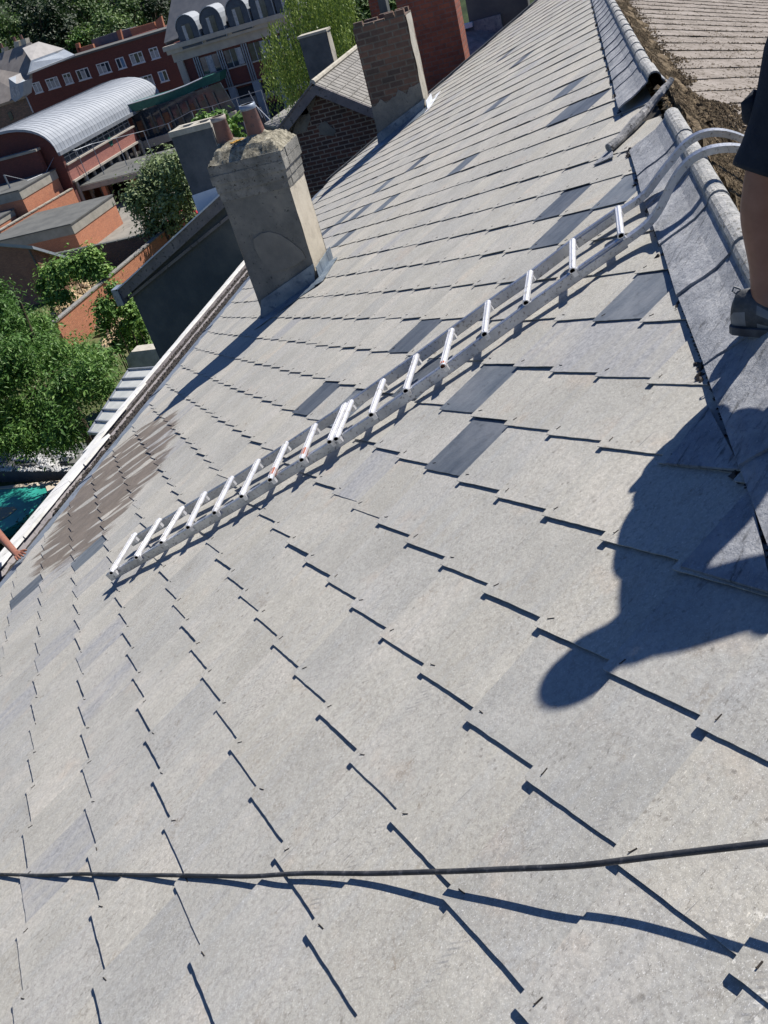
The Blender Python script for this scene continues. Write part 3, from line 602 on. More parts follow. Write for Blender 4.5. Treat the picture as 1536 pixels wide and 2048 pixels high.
# near-black sheet standing for the shade of the gap left by missing ridge tiles
mb = MB(); mb.prism([W(5.95, .23, -.02), W(7.0, .26, -.02), W(7.0, .75, -.02), W(6.0, .62, -.02)], -NR * .01); mb.build('void_shade_sheet', M['cavity'], house)
mb = MB(); r = random.Random(19)
for k in range(700):
    s, q = r.uniform(5.95, 7.0), r.uniform(-.02, .25); clod(mb, Q(s, q, .03 + r.random() * .03), r.uniform(.008, .03), r, .8)
mb.build('crumbled_mortar', M['moss'], house)['kind'] = 'stuff'
# triangular cut slates beside the ridge tiles
for tri in ([(1331, 927), (1484, 940), (1416, 812)], [(1361, 1133), (1545, 1186), (1500, 978)], [(1187, 330), (1226, 313), (1224, 290)]):
    mb = MB(); P = [st(x, y, .03) for x, y in tri]; mb.prism([W(a, b_, .032) for a, b_ in P], -NR * .008)
    mb.build('cut_slate', M['cap'], house)

# chimney on the near slope
ch = thing('chimney', None, None); ch.name = 'chimney'; ch.parent = house
X0, X1, Y0, Y1 = 8.78, 9.34, 3.15, 3.90
mb = MB(); nz_, ny_ = 20, 8
def wallgrid(mb, o, u, v, nu, nv, amp, sd, m=0):
    o, u, v = Vector(o), Vector(u), Vector(v); nn = u.cross(v).normalized()
    G = [[o + u * (a / nu) + v * (b_ / nv) + (nn * noise.noise((o + u * (a / nu) + v * (b_ / nv)) * 3.1 + Vector((sd, 0, 0))) * amp) for a in range(nu + 1)] for b_ in range(nv + 1)]
    for b_ in range(nv):
        for a in range(nu): mb.face([G[b_][a], G[b_][a + 1], G[b_ + 1][a + 1], G[b_ + 1][a]], m)
ZT, ZB = -1.84, -3.6
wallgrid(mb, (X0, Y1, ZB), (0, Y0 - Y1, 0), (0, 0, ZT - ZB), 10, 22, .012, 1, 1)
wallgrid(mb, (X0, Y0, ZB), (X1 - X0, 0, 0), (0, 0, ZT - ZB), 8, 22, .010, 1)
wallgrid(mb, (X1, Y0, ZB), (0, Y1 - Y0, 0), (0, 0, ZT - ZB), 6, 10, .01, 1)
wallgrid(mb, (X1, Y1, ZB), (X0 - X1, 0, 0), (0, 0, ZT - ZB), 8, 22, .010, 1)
mb.build('chimney_stack', [M['renderlit'], M['render']], ch, smooth=True)  # front face takes the shade-toned render, the others the lit one
mb = MB(); r = random.Random(12)
for cz, (z0, z1, ov) in enumerate(((-1.86, -1.775, .008), (-1.77, -1.685, .02), (-1.68, -1.595, .035), (-1.59, -1.50, .03))):
    yy = Y0 - ov
    while yy < Y1 + ov - .05:
        y2 = min(yy + r.uniform(.19, .25), Y1 + ov); mb.box((X0 - ov - r.uniform(0, .005), yy + .001, z0 - .004), (X0 + .12, y2, z1 + .0)); yy = y2
    xx = X0 + .121
    while xx < X1 + ov - .03:
        x2 = min(xx + r.uniform(.19, .25), X1 + ov); mb.box((xx, Y0 - ov - r.uniform(0, .008), z0), (x2 - .004, Y0 + .1, z1)); mb.box((xx, Y1 - .1, z0), (x2 - .004, Y1 + ov, z1)); xx = x2
    mb.box((X0 + .125, Y0 + .105, z0), (X1, Y1 - .105, z1 - .02))
mb.build('corbel_courses', M['corbel'], ch, bevel=.007)
PA, PB = hx(458, 301, 9.06), hx(518, 280, 9.06)
mb = MB(); nx, ny = 26, 34
def flz(x, y):
    e = min(x - (X0 - .035), (X1 + .035) - x, y - (Y0 - .035), (Y1 + .035) - y); z = -1.505 + min(e, .10) * 1.1
    for p in (PA, PB):
        d = math.hypot(x - p.x, y - p.y); z += .09 * math.exp(-(d / .13) ** 2)
    return z + .022 * noise.noise(Vector((x, y, 0)) * 13) + .012 * noise.noise(Vector((x, y, 4)) * 34)
G = [[Vector((X0 - .035 + (X1 - X0 + .07) * a / nx, Y0 - .035 + (Y1 - Y0 + .07) * b_ / ny, 0)) for b_ in range(ny + 1)] for a in range(nx + 1)]
for rw in G:
    for p in rw: p.z = flz(p.x, p.y)
for a in range(nx):
    for b_ in range(ny): mb.face([G[a][b_], G[a + 1][b_], G[a + 1][b_ + 1], G[a][b_ + 1]])
mb.build('mortar_flaunching', M['lichen'], ch, smooth=True)
mb = MB()
for k in range(60): clod(mb, Vector((PA.x - .06 + r.uniform(-.07, .04), PA.y - .13 + r.uniform(-.07, .05), flz(PA.x - .05, PA.y - .12) + .002)), r.uniform(.008, .02), r, .5)
mb.build('orange_lichen', M['orange'], ch)
def pot(base, h, rb, rt, parent, mat, rim, lean=(0, 0)):
    mb = MB(); n = 28; prof = [(rb * 1.05, -.12), (rb, .02), (rt * 1.02, h * .82), (rt * 1.10, h * .86), (rt * 1.12, h), (rt * .92, h), (rt * .86, h * .75), (rt * .82, -.05)]
    rings = [[mb.pt(base + Vector((math.cos(2 * math.pi * k / n) * q + lean[0] * z, math.sin(2 * math.pi * k / n) * q + lean[1] * z, z))) for k in range(n)] for q, z in prof]
    for a in range(len(rings) - 1):
        for k in range(n): mb.f.append([rings[a][k], rings[a][(k + 1) % n], rings[a + 1][(k + 1) % n], rings[a + 1][k]]); mb.m.append(1 if a in (3, 4) else (2 if a > 4 else 0))
    mb.f.append(rings[-1][::-1]); mb.m.append(2)
    return mb.build('chimney_pot', [mat, rim, M['cavity']], parent, smooth=True)
zb = -1.40
o = pot(Vector((PA.x, PA.y, zb)), .30, .092, .072, ch, M['pot'], M['potrim']); o['label'] = 'shorter brown clay pot with a pale rim'
o = pot(Vector((PB.x, PB.y, zb - .02)), .36, .098, .074, ch, M['pot'], M['zinc'], (-.03, .02)); o['label'] = 'taller brown clay pot with a bright metal rim'
# rounded render patch
mb = MB(); pts = [(540, 1190), (600, 1140), (680, 1125), (770, 1150), (880, 1225), (955, 1290), (985, 1350), (900, 1410), (800, 1450), (700, 1470), (640, 1420), (585, 1330), (550, 1260)]
mb.prism([hx(380 + a / 4.266, 200 + b_ / 4.266, X0 - .012) for a, b_ in pts], Vector((.02, 0, 0))); mb.build('render_patch', M['patch'], ch, bevel=.004)
# lead round the foot
mb = MB(); P4 = [hx(x, y, X0 - .022) for x, y in ((522, 600), (627, 527), (630, 560), (521, 640))]
mb.prism(P4, Vector((-.008, 0, 0)))
zr = lambda y: W(0, 0).z  # placeholder for roof height
def roofz(y): t = (y + SP * HM) / CP; return W(0, t).z
for k, (a, b_) in enumerate(((X0 - .03, X0 - .24),)):
    mb.prism([(a, Y1 + .05, roofz(Y1 + .05) + .05), (b_, Y1 + .05, roofz(Y1 + .05) + .03), (b_, Y0 - .03, roofz(Y0 - .03) + .03), (a, Y0 - .03, roofz(Y0 - .03) + .05)], Vector((0, 0, -.008)))
for k in range(4):   # stepped side pieces
    xa, xb = X0 - .02 + k * .155, X0 + .15 + k * .155; z0 = roofz(Y0) ; mb.obox((xa, Y0 - .022, z0 - .05), (xb - xa, 0, 0), (0, -.007 - .002 * (k % 2), 0), (0, 0, .22))
mb.prism([(X0 - .24, Y0 - .03, roofz(Y0 - .03) + .042), (X0 - .24, Y0 - .13, roofz(Y0 - .13) + .03), (X1 - .1, Y0 - .13, roofz(Y0 - .13) + .03), (X1 - .1, Y0 - .03, roofz(Y0 - .03) + .045)], Vector((0, 0, -.008)))
mb.build('lead_flashing', M['lead'], ch, bevel=.003)

# chimney at the verge
ch = thing('chimney', None, None); ch.parent = house; ch['label'] = 'broken brown brick stack patched with cement'
X0, X1, Y0, Y1 = 17.4, 18.05, 3.22, 4.20
mb = MB(); mb.box((X0, Y0, -5.5), (X1, Y1, -1.30))
r = random.Random(2)
for k in range(5): mb.box((X0 + .01, Y0 + .01 + k * .195, -1.30), (X0 + .12, Y0 + .18 + k * .195, -1.30 + r.uniform(.02, .09)))
for k in range(3): mb.box((X1 - .12, Y0 + .02 + k * .3, -1.30), (X1 - .01, Y0 + .27 + k * .3, -1.30 + r.uniform(.02, .09)))
mb.build('chimney_stack', M['chbrick'], ch, bevel=.012)
mb = MB(); wallgrid(mb, (X0 + .01, Y0 - .012, -5), ((X1 - X0) * .8, 0, 0), (0, 0, 3.68), 5, 26, .02, 5); mb.build('lit_cement_skim', M['concrete'], ch, smooth=True)  # pale layer puts the sunlit look of the right face into colour
mb = MB(); r = random.Random(44); tp = [(Y1 + .01 - (Y1 - Y0 + .02) * k / 14, -2.62 + .16 * noise.noise(Vector((k * .55, 2, 0))) + .05 * noise.noise(Vector((k * 1.7, 5, 0))) + .012 * k) for k in range(15)]
mb.prism([(X0 - .012, y, z) for y, z in tp] + [(X0 - .012, Y0 - .01, -5), (X0 - .012, Y1 + .01, -5)], Vector((.03, 0, 0)))
mb.build('cement_skirt', M['render'], ch)
mb = MB(); mb.prism([hx(x, y, X0 - .05) for x, y in ((754, 268), (850, 196), (846, 232), (757, 296))], Vector((-.01, 0, 0)))
mb.prism([(X0 - .06, Y1 + .1, roofz(Y1 + .1) + .06), (X0 - .5, Y1 + .1, roofz(Y1 + .1) + .03), (X0 - .5, Y0 - .05, roofz(Y0 - .05) + .03), (X0 - .06, Y0 - .05, roofz(Y0 - .05) + .06)], Vector((0, 0, -.01)))
mb.build('lead_apron', M['lead'], ch)
mb = MB(); mb.prism([(X0 - .5, Y0 - .06, roofz(Y0) + .045), (X0 - .5, Y0 - .16, roofz(Y0 - .16) + .03), (X1 + .5, Y0 - .16, roofz(Y0 - .16) + .03), (X1 + .5, Y0 - .06, roofz(Y0) + .05)], Vector((0, 0, -.01)))
mb.obox((X0 - .1, Y0 - .055, roofz(Y0) - .05), (.7, 0, 0), (0, -.01, 0), (0, 0, .22)); mb.build('lead_side_flashing', M['white_and_lit'], ch)

# ------------------------------------------------------------------ loose batten in the gap
mb = MB(); a = W(*st(1226, 311), .05); b_ = hx(1345, 156, 6.62); mid = hx(1293, 222, 6.45)
bp = [a.lerp(mid, k / 7) for k in range(7)] + [mid.lerp(b_, k / 6) for k in range(7)]; r = random.Random(23)
bp = [q + Vector((r.uniform(-.006, .006), r.uniform(-.006, .006), r.uniform(-.005, .005))) for q in bp]
mb.tube(bp, [(.036 if k < 7 else .036 - .002 * (k - 6)) * r.uniform(.82, 1.15) for k in range(len(bp))], 8)
v_ = MB
tag(mb.build('batten', M['wood'], bevel=.004), 'weathered round timber pole sticking up through the gap in the ridge tiles', 'batten')

# ------------------------------------------------------------------ roof ladder hooked over the ridge
lad = thing('roof_ladder', 'aluminium roof ladder lying up the slates and hooked over the ridge', 'ladder', W(3.9, 2))
hl = .075
lowpx = [(219, 1154), (350, 1080), (475, 1008), (600, 930), (675, 885), (755, 833), (900, 733), (1060, 616), (1160, 545), (1250, 483)]
uppx = [(262, 1085), (372, 1020), (470, 962), (575, 895), (660, 838), (712, 804), (836, 716), (985, 607), (1070, 548), (1155, 483), (1240, 424)]
hn = [(1300, 446), (1325, 408), (1345, 362), (1375, 322), (1410, 302), (1445, 295), (1480, 296), (1520, 306), (1545, 325)]
hf = [(1290, 392), (1318, 352), (1340, 325), (1365, 292), (1395, 270), (1430, 263), (1470, 270), (1510, 290)]
lowp = [W(*st(*q, hl), hl) for q in lowpx]; upp = [W(*st(*q, hl), hl) for q in uppx]
X_l, X_u = lowp[-1].x, upp[-1].x
mb = MB(); k = 5
mb.rail(lowp[:k + 1], .028, .055, NR); mb.build('rail', M['alu'], lad, bevel=.003)
mb = MB(); mb.rail(upp[:k + 1], .028, .055, NR); mb.build('rail', M['alu'], lad, bevel=.003)
mb = MB(); mb.rail(lowp[k:], .030, .058, NR); mb.build('rail', M['alu'], lad, bevel=.003)
mb = MB(); mb.rail(upp[k:], .030, .058, NR); mb.build('rail', M['alu'], lad, bevel=.003)
def smooth_path(P, it=2):
    for _ in range(it): P = [P[0]] + [q for a, b_ in zip(P[:-1], P[1:]) for q in (a.lerp(b_, .25), a.lerp(b_, .75))] + [P[-1]]
    return P
mb = MB(); mb.rail(smooth_path([lowp[-2], lowp[-1]] + [hx(x, y, X_l + .01) for x, y in hn]), .030, .050, (1, 0, 0)); mb.build('ridge_hook', M['alu'], lad)
mb = MB(); mb.rail(smooth_path([upp[-2], upp[-1]] + [hx(x, y, X_u + .01) for x, y in hf]), .030, .050, (1, 0, 0)); mb.build('ridge_hook', M['alu'], lad)
hr = .115
rl = [(224, 1144), (274, 1113), (324, 1083), (377, 1053), (430, 1024), (484, 991), (541, 958), (604, 918), (660, 882), (673, 876), (743, 828), (812, 780), (886, 731), (969, 667), (1052, 604), (1145, 540), (1242, 470)]
ru = [(269, 1071), (318, 1042), (364, 1018), (409, 989), (463, 958), (516, 924), (572, 889), (630, 853), (690, 812), (702, 806), (766, 764), (833, 714), (903, 663), (976, 607), (1060, 547), (1145, 484), (1236, 418)]
for k, (a, b_) in enumerate(zip(rl, ru)):
    A_, B_ = W(*st(*a, hr), hr), W(*st(*b_, hr), hr); dv = (B_ - A_).normalized(); sd_ = dv.cross(NR).normalized()
    mb = MB(); n = 12; R = .0155; prof = []
    for u in range(n):
        an = 2 * math.pi * u / n; x_, y_ = math.cos(an) * R, math.sin(an) * R; y_ = max(y_, -R * .7); prof.append((x_ * 1.15, y_))
    rings = []
    for p, rr in ((A_ + dv * .05, .72), (A_ - dv * .012, .72), (A_ - dv * .012, 1), (B_ + dv * .012, 1), (B_ + dv * .012, .72), (B_ - dv * .05, .72)):
        rings.append([mb.pt(p + sd_ * x_ * rr + NR * y_ * rr) for x_, y_ in prof])
    for q in range(5):
        for u in range(n): mb.f.append([rings[q][u], rings[q][(u + 1) % n], rings[q + 1][(u + 1) % n], rings[q + 1][u]]); mb.m.append(1 if q in (0, 4) else 0)
    mb.f.append(rings[0]); mb.m.append(1); mb.f.append(rings[-1][::-1]); mb.m.append(1)
    for u in (-1, 1):   # raised tread ribs
        mb.rail([A_ + NR * (R + .001) + sd_ * u * .006, B_ + NR * (R + .001) + sd_ * u * .006], .003, .003, NR)
    # square mounting block of the rung on each rail
    for p in (A_ + dv * .018, B_ - dv * .018): mb.obox(p - sd_ * .012 - dv * .012 - NR * .04, sd_ * .024, dv * .024, NR * .028)
    rg = mb.build('rung', [M['rung'], M['cavity']], lad)
    if k in (6, 7, 12):
        m2 = MB(); q0 = A_ + dv * (.0 if k == 12 else .03)
        m2.tube([q0, q0 + dv * (.022 if k == 12 else .07)], R * 1.12, 10); m2.build('paint_mark', M['rust'], rg)

# ------------------------------------------------------------------ black cable across the near slates
cp = [(-60, 1750, .010), (0, 1752, .010), (100, 1755, .010), (160, 1751, .014), (267, 1754, .012), (367, 1755, .018), (450, 1757, .014), (512, 1758, .016), (575, 1753, .026), (635, 1751, .022), (745, 1753, .022), (845, 1750, .036),
      (935, 1748, .05), (1024, 1744, .062), (1157, 1740, .085), (1291, 1723, .11), (1410, 1709, .135), (1536, 1695, .16), (1640, 1682, .18)]
cp = [(x, y, h * (1 if x < 900 else max(.74, 1 - (x - 900) / 1600))) for x, y, h in cp]
P_ = [W(*st(x, y, h), h + .012) for x, y, h in cp]
mb = MB(); pr = smooth_path(P_, 2); mb.tube(pr, [.0062] * len(pr), 12)
tag(mb.build('cable', M['black'], smooth=True), 'thick black rubber cable running right across the nearest slates', 'cable')
# ------------------------------------------------------------------ people
def skinbody(name, J, edges, mats, parent=None, sub=2, root=None):
    names = list(J); idx = {n: i for i, n in enumerate(names)}
    me = bpy.data.meshes.new(name); me.from_pydata([tuple(J[n][0]) for n in names], [(idx[a], idx[b]) for a, b in edges], [])
    o = bpy.data.objects.new(name, me); COL.objects.link(o)
    o.modifiers.new('skin', 'SKIN'); 
    for n in names:
        r = J[n][1]; r = r if isinstance(r, tuple) else (r, r); me.skin_vertices[0].data[idx[n]].radius = r
        me.skin_vertices[0].data[idx[n]].use_root = (n == (root or names[0]))
    s = o.modifiers.new('sub', 'SUBSURF'); s.levels = sub; s.render_levels = sub
    bpy.context.view_layer.update()
    dg = bpy.context.evaluated_depsgraph_get(); m2 = bpy.data.meshes.new_from_object(o.evaluated_get(dg))
    o.modifiers.clear(); o.data = m2; m2.materials.clear()
    for m in mats: m2.materials.append(m)
    m2.polygons.foreach_set('use_smooth', [True] * len(m2.polygons))
    if parent is not None: o.parent = parent
    return o
def V(*a): return Vector(a)
def hand_chain(J, E, wrist, dirv, palmn, scale=1.0, curl=0.5, thumb_side=1, pre='h'):
    d = dirv.normalized(); n = palmn.normalized(); sd = d.cross(n).normalized() * thumb_side
    J[pre + 'p'] = (wrist + d * .045 * scale, (.030 * scale, .016 * scale)); E.append(('wrist' + pre, pre + 'p'))
    for k, (off, L) in enumerate(((.030, .072), (.010, .080), (-.011, .074), (-.030, .058))):
        base = wrist + d * .085 * scale + sd * off * scale; J[pre + 'k%d' % k] = (base, .0105 * scale); E.append((pre + 'p', pre + 'k%d' % k)); prev = base; dd = d + sd * off * 4; last = pre + 'k%d' % k
        for q in range(3):
            dd = (dd.normalized() + n * curl * (.35 + .25 * q)).normalized(); prev = prev + dd * L * scale * (.45, .32, .25)[q]
            nm = pre + 'f%d%d' % (k, q); J[nm] = (prev, (.0092, .0084, .0070)[q] * scale); E.append((last, nm)); last = nm
    tb = wrist + d * .030 * scale + sd * .030 * scale; J[pre + 't0'] = (tb, .0125 * scale); E.append((pre + 'p', pre + 't0'))
    t1 = tb + (d * .5 + sd * .85 + n * .3).normalized() * .035 * scale; J[pre + 't1'] = (t1, .0105 * scale); E.append((pre + 't0', pre + 't1'))
    t2 = t1 + (d * .85 + sd * .4 + n * .35).normalized() * .028 * scale; J[pre + 't2'] = (t2, .0085 * scale); E.append((pre + 't1', pre + 't2'))
def head(name_parent, c, fwd, up, skin, r=.075):
    # one ovoid head with brow, nose, chin and ears, eyes and hair as children
    fwd = fwd.normalized(); rt = fwd.cross(up).normalized(); up = rt.cross(fwd).normalized(); mb = MB(); nu, nv = 24, 18
    def pnt(a, b_):
        x, y, z = math.cos(b_) * math.cos(a), math.cos(b_) * math.sin(a), math.sin(b_)
        fx, sy, uz = x * 1.28 * r, y * 1.0 * r, z * 1.5 * r
        if x > .3:
            fx += r * .42 * math.exp(-((y / .17) ** 2)) * math.exp(-(((z + .10) / .17) ** 2))      # nose
            fx -= r * .13 * math.exp(-(((abs(y) - .36) / .15) ** 2)) * math.exp(-(((z - .08) / .11) ** 2))   # sockets
            fx += r * .10 * math.exp(-((y / .34) ** 2)) * math.exp(-(((z + .47) / .08) ** 2))      # lips
            fx += r * .16 * math.exp(-((y / .3) ** 2)) * math.exp(-(((z + .82) / .2) ** 2))        # chin
        if abs(abs(y) - .97) < .12 and abs(x) < .25 and abs(z) < .28: sy *= 1.18
        k = 1 - .22 * max(0, -z); return c + fwd * fx * k + rt * sy * k + up * uz
    for i in range(nu):
        for j in range(nv):
            a0, a1 = 2 * math.pi * i / nu, 2 * math.pi * (i + 1) / nu; b0, b1 = -math.pi / 2 + math.pi * j / nv, -math.pi / 2 + math.pi * (j + 1) / nv
            mb.face([pnt(a0, b0), pnt(a1, b0), pnt(a1, b1), pnt(a0, b1)])
    h = mb.build('head', skin, name_parent, smooth=True)
    mb = MB()
    for i in range(nu):
        for j in range(nv):
            a0, a1 = 2 * math.pi * i / nu, 2 * math.pi * (i + 1) / nu; b0, b1 = -math.pi / 2 + math.pi * j / nv, -math.pi / 2 + math.pi * (j + 1) / nv
            am, bm = (a0 + a1) / 2, (b0 + b1) / 2; x = math.cos(bm) * math.cos(am); z = math.sin(bm)
            if z > .48 or (x < .12 and z > -.35): mb.face([c + (pnt(a, b_) - c) * 1.07 for a, b_ in ((a0, b0), (a1, b0), (a1, b1), (a0, b1))])
    mb.build('hair', M['hair'], h, smooth=True)
    for sgn in (-1, 1):
        mb = MB(); q = c + fwd * r * 1.13 + rt * r * .36 * sgn + up * r * .12; mb.tube([q - fwd * .006, q, q + fwd * .004], [.009, .010, .006], 10); mb.build('eye', M['white'], h)
        mb = MB(); mb.tube([q + fwd * .003, q + fwd * .0055], [.005, .0045], 8); mb.build('iris', M['hair'], h)
    return h

# roofer standing on the ridge: only the leg, shorts and shoe reach into the frame, the rest stands beyond its right edge
p1 = thing('person', 'person standing on the ridge in dark shorts and grey trainers, seen at the right edge', 'person', (3.1, -.5, -1.38))
heel = hz(1474, 642, -1.295); HXl = heel.x + .0
dsh = V(-.45, -.89, 0).normalized(); ank = heel + dsh * .078 + V(0, 0, .085); kn = hx(1526, 342, HXl - .02)
F_ = W(3.0, .05); azv = V(SUN.x, SUN.y, 0).normalized(); latv = V(-azv.y, azv.x, 0)
def LP(lat, az, z): return F_ + latv * lat + azv * az + V(0, 0, z)
fwd = V(-.45, -.89, 0).normalized(); side = V(.89, -.45, 0).normalized()
a0 = (kn - F_).dot(azv)
hipL = kn + V(.05, -.19, .38); pel = hipL - side * .10 + V(.02, -.02, .04)
hipR = pel - side * .11 - V(0, 0, .03); aR = Q(pel.x - .30, .42, .10); knR = hipR.lerp(aR, .5) + fwd * .07
pl = (pel - F_).dot(latv); pa = (pel - F_).dot(azv)
chest = LP(-.32, -.02, 1.22); neck = LP(-.36, 0, 1.46); hd = LP(-.318, .02, 1.80)
shL = neck + side * .17 - V(0, 0, .05); shR = neck - side * .17 - V(0, 0, .05)
elL = shL + V(.05, -.12, -.26); wrL = elL + V(-.12, -.24, -.02); elR = LP(-.76, .0, 1.58); wrR = LP(-.53, .02, 1.78)
J = {'pel': (pel, (.13, .11)), 'waist': (pel.lerp(chest, .5), (.125, .10)), 'chest': (chest, (.155, .12)), 'neck0': (neck - V(0, 0, .03), (.10, .085)), 'neck': (neck + V(-.01, -.015, .05), .052), 'hd0': (hd - V(0, 0, .03), .055),
     'hipL': (hipL, .088), 'thL': (hipL.lerp(kn, .55), .072), 'kn': (kn, .054), 'calf': (kn.lerp(ank, .33) - fwd * .015, .056), 'shin': (kn.lerp(ank, .75), .038), 'ank': (ank, .036), 'foot': (ank + dsh * .06 - V(0, 0, .05), (.034, .028)),
     'hipR': (hipR, .088), 'thR': (hipR.lerp(knR, .55), .072), 'knR': (knR, .054), 'calfR': (knR.lerp(aR, .33) - fwd * .015, .056), 'shinR': (knR.lerp(aR, .75), .038), 'aR': (aR, .036),
     'shL': (shL, .058), 'elL': (elL, .042), 'wristL': (wrL, .027), 'shR': (shR, .058), 'elR': (elR, .042), 'wristR': (wrR, .027)}
E_ = [('pel', 'waist'), ('waist', 'chest'), ('chest', 'neck0'), ('neck0', 'neck'), ('neck', 'hd0'), ('pel', 'hipL'), ('hipL', 'thL'), ('thL', 'kn'), ('kn', 'calf'), ('calf', 'shin'), ('shin', 'ank'), ('ank', 'foot'),
      ('pel', 'hipR'), ('hipR', 'thR'), ('thR', 'knR'), ('knR', 'calfR'), ('calfR', 'shinR'), ('shinR', 'aR'), ('neck0', 'shL'), ('shL', 'elL'), ('elL', 'wristL'), ('neck0', 'shR'), ('shR', 'elR'), ('elR', 'wristR')]
hand_chain(J, E_, wrL, (wrL - elL), V(0, 0, -1), 1, .5, 1, 'L'); hand_chain(J, E_, wrR, (hd + V(0, 0, .05) - wrR), V(0, 0, -1), 1, .5, -1, 'R')
skinbody('body', J, E_, [M['skin']], p1)
head(p1, hd + V(0, 0, .02), V(-.5, -1, -.15), V(-.1, -.1, 1), M['skin'], .078)
# shirt and shorts as clothing over the body
sh = {'pel': (pel + V(0, 0, .03), (.150, .125)), 'waist': (pel.lerp(chest, .5), (.165, .14)), 'chest': (chest, (.185, .16)), 'neck0': (neck - V(0, 0, .03), (.125, .105)),
      'shL': (shL, .080), 'uaL': (shL.lerp(elL, .55), .066), 'shR': (shR, .080), 'uaR': (shR.lerp(elR, .55), .080), 'uaR2': (elR, .075), 'faR': (elR.lerp(wrR, .5), .062)}
skinbody('shirt', sh, [('pel', 'waist'), ('waist', 'chest'), ('chest', 'neck0'), ('neck0', 'shL'), ('shL', 'uaL'), ('neck0', 'shR'), ('shR', 'uaR'), ('uaR', 'uaR2'), ('uaR2', 'faR')], [M['navy']], p1)
def garment(rings, name, mat, parent, n=28, th=.004, wob=.0):
    mb = MB(); R_ = []
    for (c, ax, rx, ry) in rings:
        ax = ax.normalized(); a = (side - ax * side.dot(ax)).normalized(); b_ = ax.cross(a)
        R_.append([mb.pt(c + a * math.cos(2 * math.pi * k / n) * rx * (1 + wob * math.sin(5 * 2 * math.pi * k / n + c.z * 30)) + b_ * math.sin(2 * math.pi * k / n) * ry * (1 + wob * math.cos(4 * 2 * math.pi * k / n + c.z * 22))) for k in range(n)])
    for i in range(len(R_) - 1):
        for k in range(n): mb.f.append([R_[i][k], R_[i][(k + 1) % n], R_[i + 1][(k + 1) % n], R_[i + 1][k]]); mb.m.append(0)
    o = mb.build(name, mat, parent, smooth=True); s = o.modifiers.new('s', 'SOLIDIFY'); s.thickness = th; return o
back = -fwd
hem = kn + V(.0, 0, -.005); dn = (kn - hipL).normalized()
sL = garment([(hem, dn, .080, .082), (hem - dn * .012, dn, .082, .084), (hem - dn * .06, dn, .079, .082), (kn.lerp(hipL, .28), dn, .083, .088), (kn.lerp(hipL, .45) + back * .008, dn, .089, .095), (kn.lerp(hipL, .7) + back * .015, dn, .100, .108), (hipL + V(0, 0, .04), dn, .115, .12)], 'shorts', M['navy'], p1, wob=.045)
dn2 = (knR - hipR).normalized()
garment([(knR, dn2, .088, .088), (knR.lerp(hipR, .4), dn2, .092, .095), (knR.lerp(hipR, .7), dn2, .100, .105), (hipR + V(0, 0, .04), dn2, .115, .12)], 'shorts_leg', M['navy'], sL, wob=.03)
garment([(pel - V(0, 0, .12), V(0, 0, 1), .16, .13), (pel, V(.1, .1, 1), .175, .140), (pel + V(-.02, -.02, .10), V(.1, .1, 1), .155, .125)], 'waistband', M['navy'], sL)
mb = MB(); q = kn.lerp(hipL, .42) + V(.03, .085, 0); mb.tube([q + V(0, 0, -.05), q + V(0, .014, -.02), q + V(0, .017, .02), q + V(0, .0, .05)], [.012, .026, .026, .010], 10); mb.build('pocket', M['navy'], sL, smooth=True)
mb = MB(); q = kn.lerp(hipL, .78); mb.tube([q + V(-.09, -.02, -.03), q + V(-.10, -.02, .03), q + V(-.10, -.03, .09)], .006, 6); mb.build('piping', M['lime'], sL)
